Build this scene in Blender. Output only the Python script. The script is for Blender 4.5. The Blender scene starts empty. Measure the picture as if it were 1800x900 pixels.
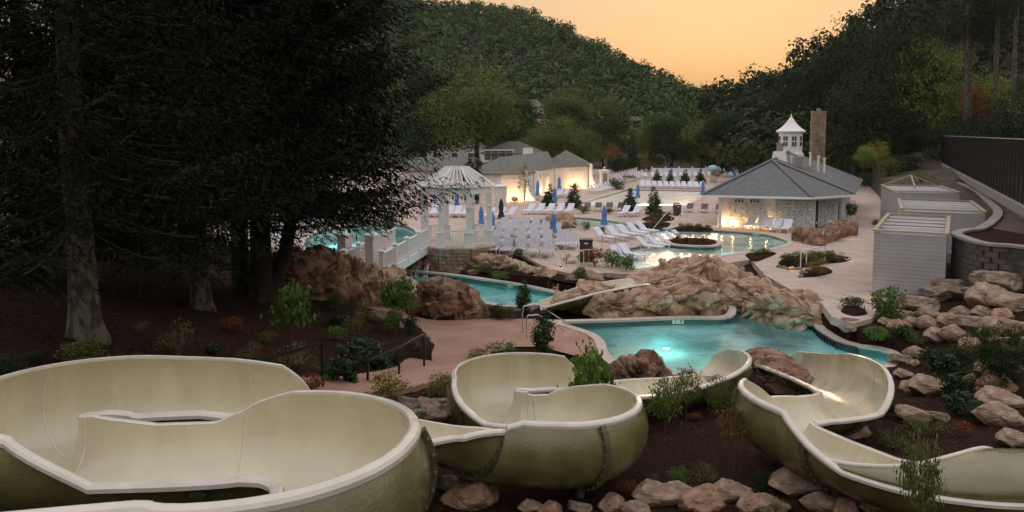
import bpy, bmesh, math, random
import numpy as np
from mathutils import Vector, Matrix
from mathutils.geometry import tessellate_polygon
random.seed(7); RNG = np.random.default_rng(7)
R = math.radians
sc = bpy.context.scene
COL = sc.collection
# ------------------------------------------------------------------ camera
F, CX, CY, PITCH, CAMZ = 1400.0, 900.0, 356.5, R(5.0), 7.5      # in pixels of the 1800 x 900 photograph
cd = bpy.data.cameras.new('camera'); cam = bpy.data.objects.new('camera', cd); COL.objects.link(cam); sc.camera = cam
cd.sensor_width = 36.0; cd.lens = F / 1800 * 36; cd.shift_y = -(450 - CY) / 1800
cd.clip_start = 0.1; cd.clip_end = 4000
cam.location = (0, 0, CAMZ); cam.rotation_euler = (math.pi / 2 - PITCH, 0, 0)
# ------------------------------------------------------------------ sky and sun (dusk, sun just gone behind the hills)
SUN_AZ, SUN_EL = R(14.5), R(0.8)
world = bpy.data.worlds.new('World'); sc.world = world; world.use_nodes = True
wn, wl = world.node_tree.nodes, world.node_tree.links
sky = wn.new('ShaderNodeTexSky'); sky.sky_type = 'NISHITA'; sky.sun_disc = False
sky.sun_elevation = SUN_EL; sky.sun_rotation = SUN_AZ; sky.dust_density = 8.0; sky.air_density = 1.0; sky.ozone_density = 1.0
bgn = wn['Background']
# the photograph is a tone-compressed dusk exposure: one even response curve over the sky, with an added lavender white overhead, brightened to fill the ground
s0 = wn.new('ShaderNodeVectorMath'); s0.operation = 'SCALE'; s0.inputs[3].default_value = 0.1
gm = wn.new('ShaderNodeGamma'); gm.inputs[1].default_value = 0.40
tint = wn.new('ShaderNodeMix'); tint.data_type = 'RGBA'; tint.blend_type = 'MULTIPLY'; tint.inputs[0].default_value = 1.0
tint.inputs[7].default_value = (1.52, 1.22, 0.72, 1)
lift = wn.new('ShaderNodeMix'); lift.data_type = 'RGBA'; lift.blend_type = 'ADD'; lift.inputs[0].default_value = 1.0; lift.inputs[7].default_value = (.12, .09, .13, 1)
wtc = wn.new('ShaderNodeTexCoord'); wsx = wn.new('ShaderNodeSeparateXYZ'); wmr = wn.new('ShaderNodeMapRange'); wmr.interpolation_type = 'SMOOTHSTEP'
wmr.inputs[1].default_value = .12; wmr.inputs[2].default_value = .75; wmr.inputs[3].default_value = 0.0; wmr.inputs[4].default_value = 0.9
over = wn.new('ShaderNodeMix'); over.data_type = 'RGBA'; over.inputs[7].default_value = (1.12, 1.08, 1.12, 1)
wl.new(sky.outputs[0], s0.inputs[0]); wl.new(s0.outputs[0], gm.inputs[0]); wl.new(gm.outputs[0], tint.inputs[6]); wl.new(tint.outputs[2], lift.inputs[6])
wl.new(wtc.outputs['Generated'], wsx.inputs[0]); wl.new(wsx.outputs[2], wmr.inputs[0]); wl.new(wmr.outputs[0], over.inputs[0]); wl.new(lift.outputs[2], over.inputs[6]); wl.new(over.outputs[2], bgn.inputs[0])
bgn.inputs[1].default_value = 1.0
sl = bpy.data.lights.new('sun', 'SUN'); sl.energy = 0.6; sl.angle = R(12); sl.color = (1.0, 0.72, 0.5)
so = bpy.data.objects.new('sun', sl); COL.objects.link(so)
sd = Vector((math.sin(SUN_AZ) * math.cos(R(4)), math.cos(SUN_AZ) * math.cos(R(4)), math.sin(R(4))))
so.rotation_euler = sd.to_track_quat('Z', 'Y').to_euler()
vs = sc.view_settings; vs.view_transform = 'Standard'; vs.look = 'None'; vs.exposure = 0.0; vs.gamma = 1.0; vs.use_curve_mapping = False
cy = sc.cycles; cy.use_denoising = True; cy.denoiser = 'OPENIMAGEDENOISE'; cy.max_bounces = 5; cy.diffuse_bounces = 3; cy.glossy_bounces = 2; cy.adaptive_threshold = .025
cy.transmission_bounces = 4; cy.transparent_max_bounces = 8; cy.sample_clamp_indirect = 4.0; cy.caustics_reflective = False; cy.caustics_refractive = False
cy.use_light_tree = True

# ------------------------------------------------------------------ projection helpers (plan on the real ground levels)
SP, CP = math.sin(PITCH), math.cos(PITCH)
def ray(px, py):
    u, v = (px - CX) / F, -(py - CY) / F
    return np.array([u, CP + v * SP, -SP + v * CP])
def P(px, py, z=0.0):
    d = ray(px, py); t = (z - CAMZ) / d[2]
    return np.array([d[0] * t, d[1] * t, z])
def PY(px, py, Y):
    d = ray(px, py); t = Y / d[1]
    return np.array([d[0] * t, Y, CAMZ + d[2] * t])

# ------------------------------------------------------------------ numpy noise
def _h(ix, iy, iz, s):
    n = (ix * 374761393 + iy * 668265263 + iz * 2147483647 + s * 1274126177) & 0xffffffff
    n = ((n ^ (n >> 13)) * 1274126177) & 0xffffffff
    n = ((n ^ (n >> 16)) * 2246822519) & 0xffffffff
    return ((n ^ (n >> 15)) & 0xffff) / 65535.0
def vnoise(p, s=0):
    p = np.asarray(p, float); i = np.floor(p).astype(np.int64); f = p - i; f = f * f * (3 - 2 * f)
    out = 0
    for dx in (0, 1):
        for dy in (0, 1):
            for dz in (0, 1):
                w = (f[:, 0] if dx else 1 - f[:, 0]) * (f[:, 1] if dy else 1 - f[:, 1]) * (f[:, 2] if dz else 1 - f[:, 2])
                out = out + w * _h(i[:, 0] + dx, i[:, 1] + dy, i[:, 2] + dz, s)
    return out * 2 - 1
def fbm(p, o=4, s=0):
    a, t, out = 1.0, 0, 0
    p = np.asarray(p, float)
    for k in range(o):
        out = out + a * vnoise(p * 2 ** k + 17.3 * k, s + k); t += a; a *= .5
    return out / t
def worley(p, s=0):
    p = np.asarray(p, float); i = np.floor(p).astype(np.int64)
    f1 = np.full(len(p), 9.); f2 = np.full(len(p), 9.); idv = np.zeros(len(p)); dl = np.zeros((len(p), 3))
    for dx in (-1, 0, 1):
        for dy in (-1, 0, 1):
            for dz in (-1, 0, 1):
                c = i + np.array([dx, dy, dz])
                q = c + np.stack([_h(c[:, 0], c[:, 1], c[:, 2], s + k) for k in range(3)], 1)
                d = np.linalg.norm(q - p, axis=1)
                hid = _h(c[:, 0], c[:, 1], c[:, 2], s + 9)
                nf2 = np.where(d < f1, f1, np.minimum(f2, d)); idv = np.where(d < f1, hid, idv); dl = np.where((d < f1)[:, None], p - q, dl)
                f1 = np.minimum(f1, d); f2 = nf2
    global WDELTA; WDELTA = dl
    return f1, f2, idv
def sstep(a, b, x):
    t = np.clip((np.asarray(x, float) - a) / (b - a), 0, 1); return t * t * (3 - 2 * t)

# ------------------------------------------------------------------ mesh and object helpers
def mesh_np(name, V, Fc, mats=None, smooth=False, mi=None):
    """V (n,3); Fc (m,k) array of equal faces or a list of faces."""
    me = bpy.data.meshes.new(name)
    if isinstance(Fc, np.ndarray):
        m, k = Fc.shape
        me.vertices.add(len(V)); me.vertices.foreach_set('co', np.asarray(V, np.float32).ravel())
        me.loops.add(m * k); me.loops.foreach_set('vertex_index', Fc.astype(np.int32).ravel())
        me.polygons.add(m); me.polygons.foreach_set('loop_start', np.arange(0, m * k, k, dtype=np.int32))
        me.update(calc_edges=True)
    else:
        me.from_pydata([tuple(map(float, v)) for v in V], [], [tuple(map(int, f)) for f in Fc])
    if smooth: me.polygons.foreach_set('use_smooth', np.ones(len(me.polygons), bool))
    for m_ in (mats if isinstance(mats, (list, tuple)) else [mats]):
        if m_ is not None: me.materials.append(m_)
    if mi is not None: me.polygons.foreach_set('material_index', np.asarray(mi, np.int32))
    me.update()
    return me
def link(name, data, parent=None):
    o = bpy.data.objects.new(name, data); COL.objects.link(o)
    if parent is not None: o.parent = parent
    return o
def tag(o, label=None, cat=None, group=None, kind=None):
    if label: o['label'] = label
    if cat: o['category'] = cat
    if group: o['group'] = group
    if kind: o['kind'] = kind
    return o
def thing(name, label, cat, loc=(0, 0, 0), rz=0.0, group=None):
    o = link(name, None); o.empty_display_size = .2
    o.location = tuple(map(float, loc)); o.rotation_euler = (0, 0, rz)
    return tag(o, label, cat, group)
def dup(o, parent=None):
    c = o.copy(); COL.objects.link(c); c.parent = parent
    for ch in o.children: dup(ch, c)
    return c
class MB:
    def __init__(s): s.v = []; s.f = []
    def add(s, V, Fc):
        n = len(s.v); s.v += [tuple(map(float, v)) for v in V]; s.f += [tuple(int(i) + n for i in f) for f in Fc]; return s
    def box(s, c, d, rz=0.0, M=None, top=1.0):
        x, y, z = d[0] / 2, d[1] / 2, d[2] / 2
        V = [(-x, -y, -z), (x, -y, -z), (x, y, -z), (-x, y, -z), (-x * top, -y * top, z), (x * top, -y * top, z), (x * top, y * top, z), (-x * top, y * top, z)]
        if M is None: M = Matrix.Rotation(rz, 3, 'Z')
        V = [tuple(M @ Vector(v) + Vector(c)) for v in V]
        return s.add(V, [(3, 2, 1, 0), (4, 5, 6, 7), (0, 1, 5, 4), (1, 2, 6, 5), (2, 3, 7, 6), (3, 0, 4, 7)])
    def bar(s, a, b, w, h):
        a, b = Vector(a), Vector(b); d = b - a; L = d.length
        M = d.to_track_quat('Y', 'Z').to_matrix()
        return s.box((a + b) / 2, (w, L, h), M=M)
    def prism(s, poly, z0, z1):
        n = len(poly); V = [(p[0], p[1], z0) for p in poly] + [(p[0], p[1], z1) for p in poly]
        return s.add(V, [tuple(range(n))[::-1], tuple(range(n, 2 * n))] + [(i, (i + 1) % n, n + (i + 1) % n, n + i) for i in range(n)])
    def lathe(s, prof, n=12, c=(0, 0, 0), cap=True, ph=0.0):
        V = []
        for r, z in prof:
            for k in range(n):
                a = 2 * math.pi * k / n + ph; V.append((c[0] + r * math.cos(a), c[1] + r * math.sin(a), c[2] + z))
        Fc = [(i * n + k, i * n + (k + 1) % n, (i + 1) * n + (k + 1) % n, (i + 1) * n + k) for i in range(len(prof) - 1) for k in range(n)]
        if cap: Fc += [tuple(range(n))[::-1], tuple(range((len(prof) - 1) * n, len(prof) * n))]
        return s.add(V, Fc)
    def tube(s, pts, r, n=8, cap=True):
        pts = [Vector(p) for p in pts]; m = len(pts); rr = r if isinstance(r, (list, tuple, np.ndarray)) else [r] * m
        V = []; up = Vector((0, 0, 1)); T = None; prev = None
        for i, p in enumerate(pts):
            t = (pts[min(i + 1, m - 1)] - pts[max(i - 1, 0)]).normalized()
            if prev is None:
                ref = up if abs(t.z) < .95 else Vector((1, 0, 0)); nx = t.cross(ref).normalized()
            else:
                nx = (prev - t * prev.dot(t)).normalized()
            prev = nx; ny = t.cross(nx)
            for k in range(n):
                a = 2 * math.pi * k / n; V.append(p + (nx * math.cos(a) + ny * math.sin(a)) * rr[i])
        Fc = [(i * n + k, i * n + (k + 1) % n, (i + 1) * n + (k + 1) % n, (i + 1) * n + k) for i in range(m - 1) for k in range(n)]
        if cap: Fc += [tuple(range(n))[::-1], tuple(range((m - 1) * n, m * n))]
        return s.add(V, Fc)
    def mesh(s, name, mat, smooth=False): return mesh_np(name, s.v, s.f, mat, smooth)
    def build(s, name, mat, parent=None, smooth=False): return link(name, s.mesh(name, mat, smooth), parent)
def catmull(pts, n=8, closed=False):
    p = np.asarray(pts, float); m = len(p); out = []
    for i in range(m if closed else m - 1):
        if closed: a, b, c, d = p[(i - 1) % m], p[i], p[(i + 1) % m], p[(i + 2) % m]
        else: a, b, c, d = p[max(i - 1, 0)], p[i], p[i + 1], p[min(i + 2, m - 1)]
        for k in range(n):
            t = k / n
            out.append(.5 * ((2 * b) + (-a + c) * t + (2 * a - 5 * b + 4 * c - d) * t ** 2 + (-a + 3 * b - 3 * c + d) * t ** 3))
    if not closed: out.append(p[-1])
    return np.array(out)
def inside(poly, X, Y):
    poly = np.asarray(poly)[:, :2]; r = np.zeros(X.shape, bool); n = len(poly); j = n - 1
    for i in range(n):
        xi, yi = poly[i]; xj, yj = poly[j]
        c = ((yi > Y) != (yj > Y)) & (X < (xj - xi) * (Y - yi) / (yj - yi + 1e-12) + xi)
        r ^= c; j = i
    return r
def polydist(poly, X, Y):
    poly = np.asarray(poly)[:, :2]; d = np.full(X.shape, 1e9); n = len(poly)
    for i in range(n):
        a, b = poly[i], poly[(i + 1) % n]; e = b - a; L = (e ** 2).sum() + 1e-12
        t = np.clip(((X - a[0]) * e[0] + (Y - a[1]) * e[1]) / L, 0, 1)
        d = np.minimum(d, (X - a[0] - t * e[0]) ** 2 + (Y - a[1] - t * e[1]) ** 2)
    return np.sqrt(d)
def ccw(poly):
    p = np.asarray(poly, float); x, y = p[:, 0], p[:, 1]
    return p if (x * np.roll(y, -1) - y * np.roll(x, -1)).sum() > 0 else p[::-1].copy()
def offset(poly, d):
    p = np.asarray(poly, float)[:, :2]; t = np.roll(p, -1, 0) - np.roll(p, 1, 0); t /= np.linalg.norm(t, axis=1)[:, None] + 1e-9
    return p + np.stack([t[:, 1], -t[:, 0]], 1) * d        # outward for a counter-clockwise ring
ORD = ['first', 'second', 'third', 'fourth', 'fifth', 'sixth', 'seventh', 'eighth', 'ninth', 'tenth', 'eleventh', 'twelfth', 'thirteenth', 'fourteenth', 'fifteenth', 'sixteenth', 'seventeenth', 'eighteenth', 'nineteenth', 'twentieth', 'twenty-first', 'twenty-second', 'twenty-third', 'twenty-fourth', 'twenty-fifth', 'twenty-sixth', 'twenty-seventh', 'twenty-eighth', 'twenty-ninth', 'thirtieth']
def nth(i, n, side='left'):
    if n == 1: return 'only'
    if i == 0: return 'leftmost' if side == 'left' else 'nearest'
    if i == n - 1: return 'rightmost' if side == 'left' else 'farthest'
    return ORD[i] + (' from left' if side == 'left' else ' from the near end')

# ------------------------------------------------------------------ materials
def mat(name, col, rough=.6, col2=None, scale=4.0, detail=4.0, bump=0.0, bscale=None, metallic=0.0, coat=0.0, spec=None, stops=(.35, .65), coord='Object', col3=None, per_island=0.0, transl=0.0, stretch=None):
    m = bpy.data.materials.new(name); m.use_nodes = True; n, l = m.node_tree.nodes, m.node_tree.links
    b = n['Principled BSDF']; b.inputs['Roughness'].default_value = rough; b.inputs['Metallic'].default_value = metallic
    b.inputs['Coat Weight'].default_value = coat; b.inputs['Coat Roughness'].default_value = .12
    if spec is not None: b.inputs['Specular IOR Level'].default_value = spec
    c4 = lambda c: (c[0], c[1], c[2], 1)
    tc = n.new('ShaderNodeTexCoord'); src = tc.outputs[coord]
    if stretch:
        mp = n.new('ShaderNodeMapping'); mp.inputs['Scale'].default_value = stretch; l.new(src, mp.inputs[0]); src = mp.outputs[0]
    out = None
    if col2 is not None:
        t = n.new('ShaderNodeTexNoise'); t.inputs['Scale'].default_value = scale; t.inputs['Detail'].default_value = detail; l.new(src, t.inputs['Vector'])
        r = n.new('ShaderNodeValToRGB'); r.color_ramp.elements[0].position = stops[0]; r.color_ramp.elements[1].position = stops[1]
        r.color_ramp.elements[0].color = c4(col); r.color_ramp.elements[1].color = c4(col2)
        if col3 is not None:
            e = r.color_ramp.elements.new((stops[0] + stops[1]) / 2); e.color = c4(col3)
        l.new(t.outputs[0], r.inputs[0]); out = r.outputs[0]
    if per_island > 0:
        g = n.new('ShaderNodeNewGeometry'); hv = n.new('ShaderNodeHueSaturation')
        mr = n.new('ShaderNodeMapRange'); mr.inputs[3].default_value = 1 - per_island; mr.inputs[4].default_value = 1 + per_island
        l.new(g.outputs['Random Per Island'], mr.inputs[0]); l.new(mr.outputs[0], hv.inputs['Value'])
        if out is not None: l.new(out, hv.inputs['Color'])
        else: hv.inputs['Color'].default_value = c4(col)
        out = hv.outputs[0]
    if out is not None: l.new(out, b.inputs['Base Color'])
    else: b.inputs['Base Color'].default_value = c4(col)
    if bump > 0:
        t2 = n.new('ShaderNodeTexNoise'); t2.inputs['Scale'].default_value = bscale or scale * 3; t2.inputs['Detail'].default_value = 6; l.new(src, t2.inputs['Vector'])
        bm = n.new('ShaderNodeBump'); bm.inputs['Strength'].default_value = bump; bm.inputs['Distance'].default_value = .05
        l.new(t2.outputs[0], bm.inputs['Height']); l.new(bm.outputs[0], b.inputs['Normal'])
    if transl > 0:
        tr = n.new('ShaderNodeBsdfTranslucent'); mx = n.new('ShaderNodeMixShader'); mx.inputs[0].default_value = transl
        if out is not None: l.new(out, tr.inputs[0])
        else: tr.inputs[0].default_value = c4(col)
        l.new(b.outputs[0], mx.inputs[1]); l.new(tr.outputs[0], mx.inputs[2]); l.new(mx.outputs[0], n['Material Output'].inputs[0])
    return m
def emit(name, col, s):
    m = bpy.data.materials.new(name); m.use_nodes = True; n, l = m.node_tree.nodes, m.node_tree.links
    b = n['Principled BSDF']; b.inputs['Emission Color'].default_value = (*col, 1); b.inputs['Emission Strength'].default_value = s; b.inputs['Base Color'].default_value = (*col, 1)
    return m
M = {}
M['mulch'] = mat('mulch', (.015, .0066, .0046), .97, (.048, .021, .0145), 9, 8, bump=1.0, bscale=30, spec=.1)
M['soil'] = mat('soil', (.05, .04, .025), .95, (.10, .07, .045), .6, 6, bump=.5, bscale=8)
M['deck'] = mat('deck', (.46, .35, .29), .8, (.56, .44, .375), .9, 6, bump=.12, bscale=40)
M['coping'] = mat('coping', (.50, .41, .35), .75, (.60, .50, .43), 2.2, 6, bump=.15, bscale=40)
M['path'] = mat('path', (.33, .19, .135), .8, (.43, .255, .185), .8, 7, bump=.15, bscale=40)
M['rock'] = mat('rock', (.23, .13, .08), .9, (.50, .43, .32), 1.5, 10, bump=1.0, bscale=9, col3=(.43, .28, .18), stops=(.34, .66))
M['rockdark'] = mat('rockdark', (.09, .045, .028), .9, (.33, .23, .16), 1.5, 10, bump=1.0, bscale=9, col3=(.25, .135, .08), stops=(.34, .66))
M['boulder'] = mat('boulder', (.25, .165, .115), .9, (.50, .385, .305), 2.2, 9, bump=.9, bscale=12, col3=(.34, .235, .165), stops=(.3, .7))
M['boulder2'] = mat('boulder2', (.25, .14, .09), .9, (.46, .33, .24), 1.8, 9, bump=.9, bscale=12, col3=(.36, .22, .14), stops=(.3, .7))
M['boulder3'] = mat('boulder3', (.21, .155, .125), .9, (.40, .325, .275), 2.5, 9, bump=.9, bscale=12, col3=(.30, .22, .17), stops=(.3, .7))
M['cream'] = mat('cream', (.62, .565, .40), .30, (.70, .64, .475), .7, 6, coat=.4, bump=.03, bscale=25)
M['rim'] = mat('rim', (.66, .62, .54), .35, (.72, .67, .60), 2, 4, coat=.3)
M['green'] = mat('green', (.150, .142, .050), .27, (.200, .188, .072), 1.3, 5, coat=.5, bump=.22, bscale=26)
M['greenrib'] = mat('greenrib', (.07, .07, .03), .45, (.10, .10, .045), 4, 4, coat=.2)
M['bolt'] = mat('bolt', (.45, .44, .40), .4, metallic=.8)
M['white'] = mat('white', (.80, .79, .79), .5, (.85, .84, .84), 3, 4)
M['whitewall'] = mat('whitewall', (.70, .68, .68), .7, (.76, .74, .73), 1.5, 5, bump=.1, bscale=30)
M['siding'] = mat('siding', (.36, .35, .37), .6, (.42, .41, .43), 1.2, 5, per_island=.04)
M['plastic'] = mat('plastic', (.74, .75, .80), .5)
M['sling'] = mat('sling', (.66, .68, .78), .8, (.72, .74, .82), 20, 2)
M['slinggrey'] = mat('slinggrey', (.42, .42, .47), .8, (.47, .47, .52), 20, 2)
M['blue'] = mat('blue', (.09, .23, .56), .8, (.13, .30, .64), 6, 4)
M['umbgreen'] = mat('umbgreen', (.01, .05, .035), .8)
M['steel'] = mat('steel', (.62, .60, .56), .3, metallic=.9)
M['railwhite'] = mat('railwhite', (.72, .70, .67), .4)
M['black'] = mat('black', (.012, .012, .012), .35)
M['bronze'] = mat('bronze', (.06, .05, .045), .5)
M['roof'] = mat('roof', (.10, .105, .11), .9, (.17, .175, .18), 5, 6, bump=.5, bscale=14)
M['roofbrown'] = mat('roofbrown', (.12, .12, .10), .9, (.18, .175, .15), 3, 6, bump=.4, bscale=10)
M['brick'] = mat('brick', (.23, .11, .075), .9, (.32, .17, .12), 3, 6)
M['stone'] = mat('stone', (.20, .135, .095), .9, (.36, .27, .20), 2.4, 7, per_island=.35, bump=.5, bscale=12)
M['mortar'] = mat('mortar', (.12, .10, .085), .95)
M['block'] = mat('block', (.082, .07, .062), .95, (.13, .11, .10), 3, 7, per_island=.2, bump=.6, bscale=18)
M['glass'] = mat('glass', (.10, .10, .10), .12)
M['glasslit'] = emit('glasslit', (1.0, .70, .35), .5)
M['wood'] = mat('wood', (.36, .28, .18), .7, (.44, .36, .24), 3, 6)
M['bark'] = mat('bark', (.045, .038, .030), .95, (.15, .13, .105), 7, 10, bump=1.0, bscale=16, stretch=(1, 1, .45), stops=(.42, .6))
M['barkdark'] = mat('barkdark', (.022, .017, .013), .95, (.05, .04, .03), 5, 8, bump=1.0, bscale=14)
M['twig'] = mat('twig', (.12, .09, .065), .9)
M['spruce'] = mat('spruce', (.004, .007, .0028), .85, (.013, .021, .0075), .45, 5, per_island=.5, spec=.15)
def leaf(name, a, b, t=.25, sc_=.6, pi_=.3): M[name] = mat(name, a, .6, b, sc_, 3, per_island=pi_, transl=t, spec=.12, stops=(.38, .62))
leaf('leaf_dark', (.024, .042, .014), (.058, .085, .025))
leaf('leaf_mid', (.085, .118, .032), (.18, .20, .056))
leaf('leaf_light', (.15, .21, .045), (.26, .30, .075))
leaf('leaf_yellow', (.16, .15, .03), (.28, .22, .05))
leaf('leaf_red', (.16, .045, .025), (.26, .10, .04))
leaf('leaf_brown', (.13, .075, .03), (.22, .13, .05))
leaf('leaf_holly', (.022, .045, .018), (.05, .085, .03), .1)
leaf('leaf_bright', (.07, .14, .025), (.15, .24, .05))
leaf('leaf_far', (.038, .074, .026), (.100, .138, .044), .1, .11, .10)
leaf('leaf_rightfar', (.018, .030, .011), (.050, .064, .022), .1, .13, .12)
M['tile'] = mat('tile', (.035, .085, .085), .3, (.06, .13, .125), 30, 2)
M['plaster'] = mat('plaster', (.25, .66, .66), .7, (.34, .72, .71), 1.5, 4)
M['shallow'] = mat('shallow', (.80, .80, .74), .7, (.85, .85, .80), 1.5, 4)
M['fabric'] = mat('fabric', (.016, .012, .011), .9, (.030, .024, .021), 1, 6, spec=.1)
M['kerb'] = mat('kerb', (.24, .22, .19), .9, (.32, .29, .26), 3, 6)
M['aqua'] = mat('aqua', (.25, .50, .50), .5)
M['fish'] = mat('fish', (.50, .60, .66), .6, per_island=.25)
M['fishpale'] = mat('fishpale', (.72, .71, .68), .6, per_island=.12)
M['muralblue'] = mat('muralblue', (.36, .49, .56), .7, (.62, .66, .68), 1.6, 5)
M['poollight'] = emit('poollight', (.85, 1.0, .9), 12.0)
M['lamp'] = emit('lamp', (1.0, .62, .28), 14.0)
def water(name, tintc, rough=.10, bump=.35, scale=1.8, milk=(.40, .75, .75)):
    m = bpy.data.materials.new(name); m.use_nodes = True; n, l = m.node_tree.nodes, m.node_tree.links; n.clear()
    o = n.new('ShaderNodeOutputMaterial'); tr = n.new('ShaderNodeBsdfTransparent'); tr.inputs[0].default_value = (*tintc, 1)
    df = n.new('ShaderNodeBsdfDiffuse'); df.inputs[0].default_value = (*milk, 1)
    gl = n.new('ShaderNodeBsdfGlossy'); gl.inputs['Roughness'].default_value = rough
    tc = n.new('ShaderNodeTexCoord'); t = n.new('ShaderNodeTexNoise'); t.inputs['Scale'].default_value = scale; t.inputs['Detail'].default_value = 5
    t2 = n.new('ShaderNodeTexNoise'); t2.inputs['Scale'].default_value = .45; t2.inputs['Detail'].default_value = 4
    l.new(tc.outputs['Object'], t.inputs['Vector']); l.new(tc.outputs['Object'], t2.inputs['Vector'])
    bm = n.new('ShaderNodeBump'); bm.inputs['Strength'].default_value = bump; bm.inputs['Distance'].default_value = .06; l.new(t.outputs[0], bm.inputs['Height'])
    fr = n.new('ShaderNodeFresnel'); fr.inputs['IOR'].default_value = 1.33
    l.new(bm.outputs[0], gl.inputs['Normal']); l.new(bm.outputs[0], fr.inputs['Normal'])
    mr = n.new('ShaderNodeMapRange'); mr.inputs[1].default_value = .42; mr.inputs[2].default_value = .68; mr.inputs[3].default_value = .18; mr.inputs[4].default_value = .62; l.new(t2.outputs[0], mr.inputs[0])
    m0 = n.new('ShaderNodeMixShader'); l.new(mr.outputs[0], m0.inputs[0]); l.new(tr.outputs[0], m0.inputs[1]); l.new(df.outputs[0], m0.inputs[2])
    m1 = n.new('ShaderNodeMixShader'); l.new(fr.outputs[0], m1.inputs[0]); l.new(m0.outputs[0], m1.inputs[1]); l.new(gl.outputs[0], m1.inputs[2]); l.new(m1.outputs[0], o.inputs[0])
    return m
M['water'] = water('water', (.50, .92, .90))
M['waterfar'] = water('waterfar', (.90, .97, .95), .32, .6, 1.4, (.85, .86, .82))
M['waterlagoon'] = water('waterlagoon', (.78, .94, .91), .2, .4, 1.5, (.66, .80, .76))
# stone joints on the wide paving: thin darker saw cuts
def saw_cuts(m, sx):
    n, l = m.node_tree.nodes, m.node_tree.links; b = n['Principled BSDF']; src = b.inputs['Base Color'].links[0].from_socket
    tc = n.new('ShaderNodeTexCoord'); mp = n.new('ShaderNodeMapping'); mp.inputs['Rotation'].default_value = (0, 0, R(-14)); l.new(tc.outputs['Object'], mp.inputs[0])
    br = n.new('ShaderNodeTexBrick'); br.offset = 0.0; br.inputs['Scale'].default_value = 1.0; br.inputs['Mortar Size'].default_value = .025; br.inputs['Brick Width'].default_value = sx; br.inputs['Row Height'].default_value = sx
    br.inputs['Color1'].default_value = (1, 1, 1, 1); br.inputs['Color2'].default_value = (.96, .96, .96, 1); br.inputs['Mortar'].default_value = (.62, .58, .56, 1)
    l.new(mp.outputs[0], br.inputs['Vector']); mx = n.new('ShaderNodeMix'); mx.data_type = 'RGBA'; mx.blend_type = 'MULTIPLY'; mx.inputs[0].default_value = 1
    l.new(src, mx.inputs[6]); l.new(br.outputs[0], mx.inputs[7]); l.new(mx.outputs[2], b.inputs['Base Color'])
saw_cuts(M['deck'], 1.9)
def streaks(m, k, sc_, amt):
    n, l = m.node_tree.nodes, m.node_tree.links; b = n['Principled BSDF']; src = b.inputs['Base Color'].links[0].from_socket
    tc = n.new('ShaderNodeTexCoord'); t = n.new('ShaderNodeTexNoise'); t.inputs['Scale'].default_value = sc_; t.inputs['Detail'].default_value = 8; mp = n.new('ShaderNodeMapping'); mp.inputs['Scale'].default_value = k
    l.new(tc.outputs['Object'], mp.inputs[0]); l.new(mp.outputs[0], t.inputs['Vector']); r = n.new('ShaderNodeMapRange'); r.inputs[1].default_value = .35; r.inputs[2].default_value = .7; r.inputs[3].default_value = 1 - amt; r.inputs[4].default_value = 1.0; l.new(t.outputs[0], r.inputs[0])
    mx = n.new('ShaderNodeMix'); mx.data_type = 'RGBA'; mx.blend_type = 'MULTIPLY'; mx.inputs[0].default_value = 1; l.new(src, mx.inputs[6]); l.new(r.outputs[0], mx.inputs[7]); l.new(mx.outputs[2], b.inputs['Base Color'])
    r2 = n.new('ShaderNodeMapRange'); r2.inputs[1].default_value = .4; r2.inputs[2].default_value = .65; r2.inputs[3].default_value = .16; r2.inputs[4].default_value = .42; l.new(t.outputs[0], r2.inputs[0]); l.new(r2.outputs[0], b.inputs['Roughness'])
streaks(M['cream'], (1, 1, .35), 1.6, .16); streaks(M['green'], (1, 1, .5), 2.2, .28); streaks(M['rim'], (1, 1, 1), 3.0, .12)
def see_through(m, a):
    n, l = m.node_tree.nodes, m.node_tree.links; o = n['Material Output']; src = o.inputs[0].links[0].from_socket; tr = n.new('ShaderNodeBsdfTransparent'); mx = n.new('ShaderNodeMixShader'); mx.inputs[0].default_value = a
    l.new(src, mx.inputs[1]); l.new(tr.outputs[0], mx.inputs[2]); l.new(mx.outputs[0], o.inputs[0])
see_through(M['fabric'], .4)
# ------------------------------------------------------------------ plan of the pools and pavings
ZW, ZL, ZLW = -.14, -.8, -1.1          # upper water, lower paving, lower water (upper paving is z = 0)
def ring(px, z, n=6): return ccw(catmull([P(a, b, z)[:2] for a, b in px], n, True))
POOLS = {}
POOLS['lap'] = ccw([P(a, b, ZW)[:2] for a, b in [(1000, 364), (1104, 334.5), (1251, 337), (1207, 364)]])
POOLS['lagoon'] = ring([(884, 398), (940, 389), (1000, 384.5), (1050, 387), (1110, 396), (1140, 401), (1172, 405), (1244, 406.5), (1340, 414), (1378, 424), (1385, 431), (1356, 441), (1313, 446), (1240, 458), (1190, 466), (1130, 476), (1100, 475), (1086, 466), (1084, 452), (1100, 441), (1128, 434), (1138, 425), (1115, 411), (1075, 406), (1030, 405), (960, 405), (890, 403)], ZW)
POOLS['west'] = ring([(536, 440), (543, 418), (578, 404), (620, 398.5), (668, 396), (715, 400), (735, 415), (732, 436), (700, 446), (640, 448), (580, 446)], ZW)
POOLS['river'] = ring([(688, 482), (745, 487), (800, 493), (900, 508), (950, 518), (985, 527), (982, 536), (960, 541), (903, 549), (850, 541), (790, 526), (735, 508), (690, 494)], ZLW)
POOLS['splash'] = ring([(1005, 586), (984, 579), (1020, 577), (1100, 574.5), (1200, 570.5), (1262, 571), (1287, 566), (1292, 555), (1284, 542), (1278, 531), (1292, 537), (1312, 547), (1353, 559), (1417, 572), (1430, 581), (1440, 592), (1473, 612), (1510, 622), (1548, 628), (1568, 638), (1562, 654), (1500, 668), (1430, 674), (1350, 671), (1290, 674), (1200, 670), (1130, 669), (1090, 656), (1068, 636), (1060, 614), (1042, 599)], ZLW, 5)
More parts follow.
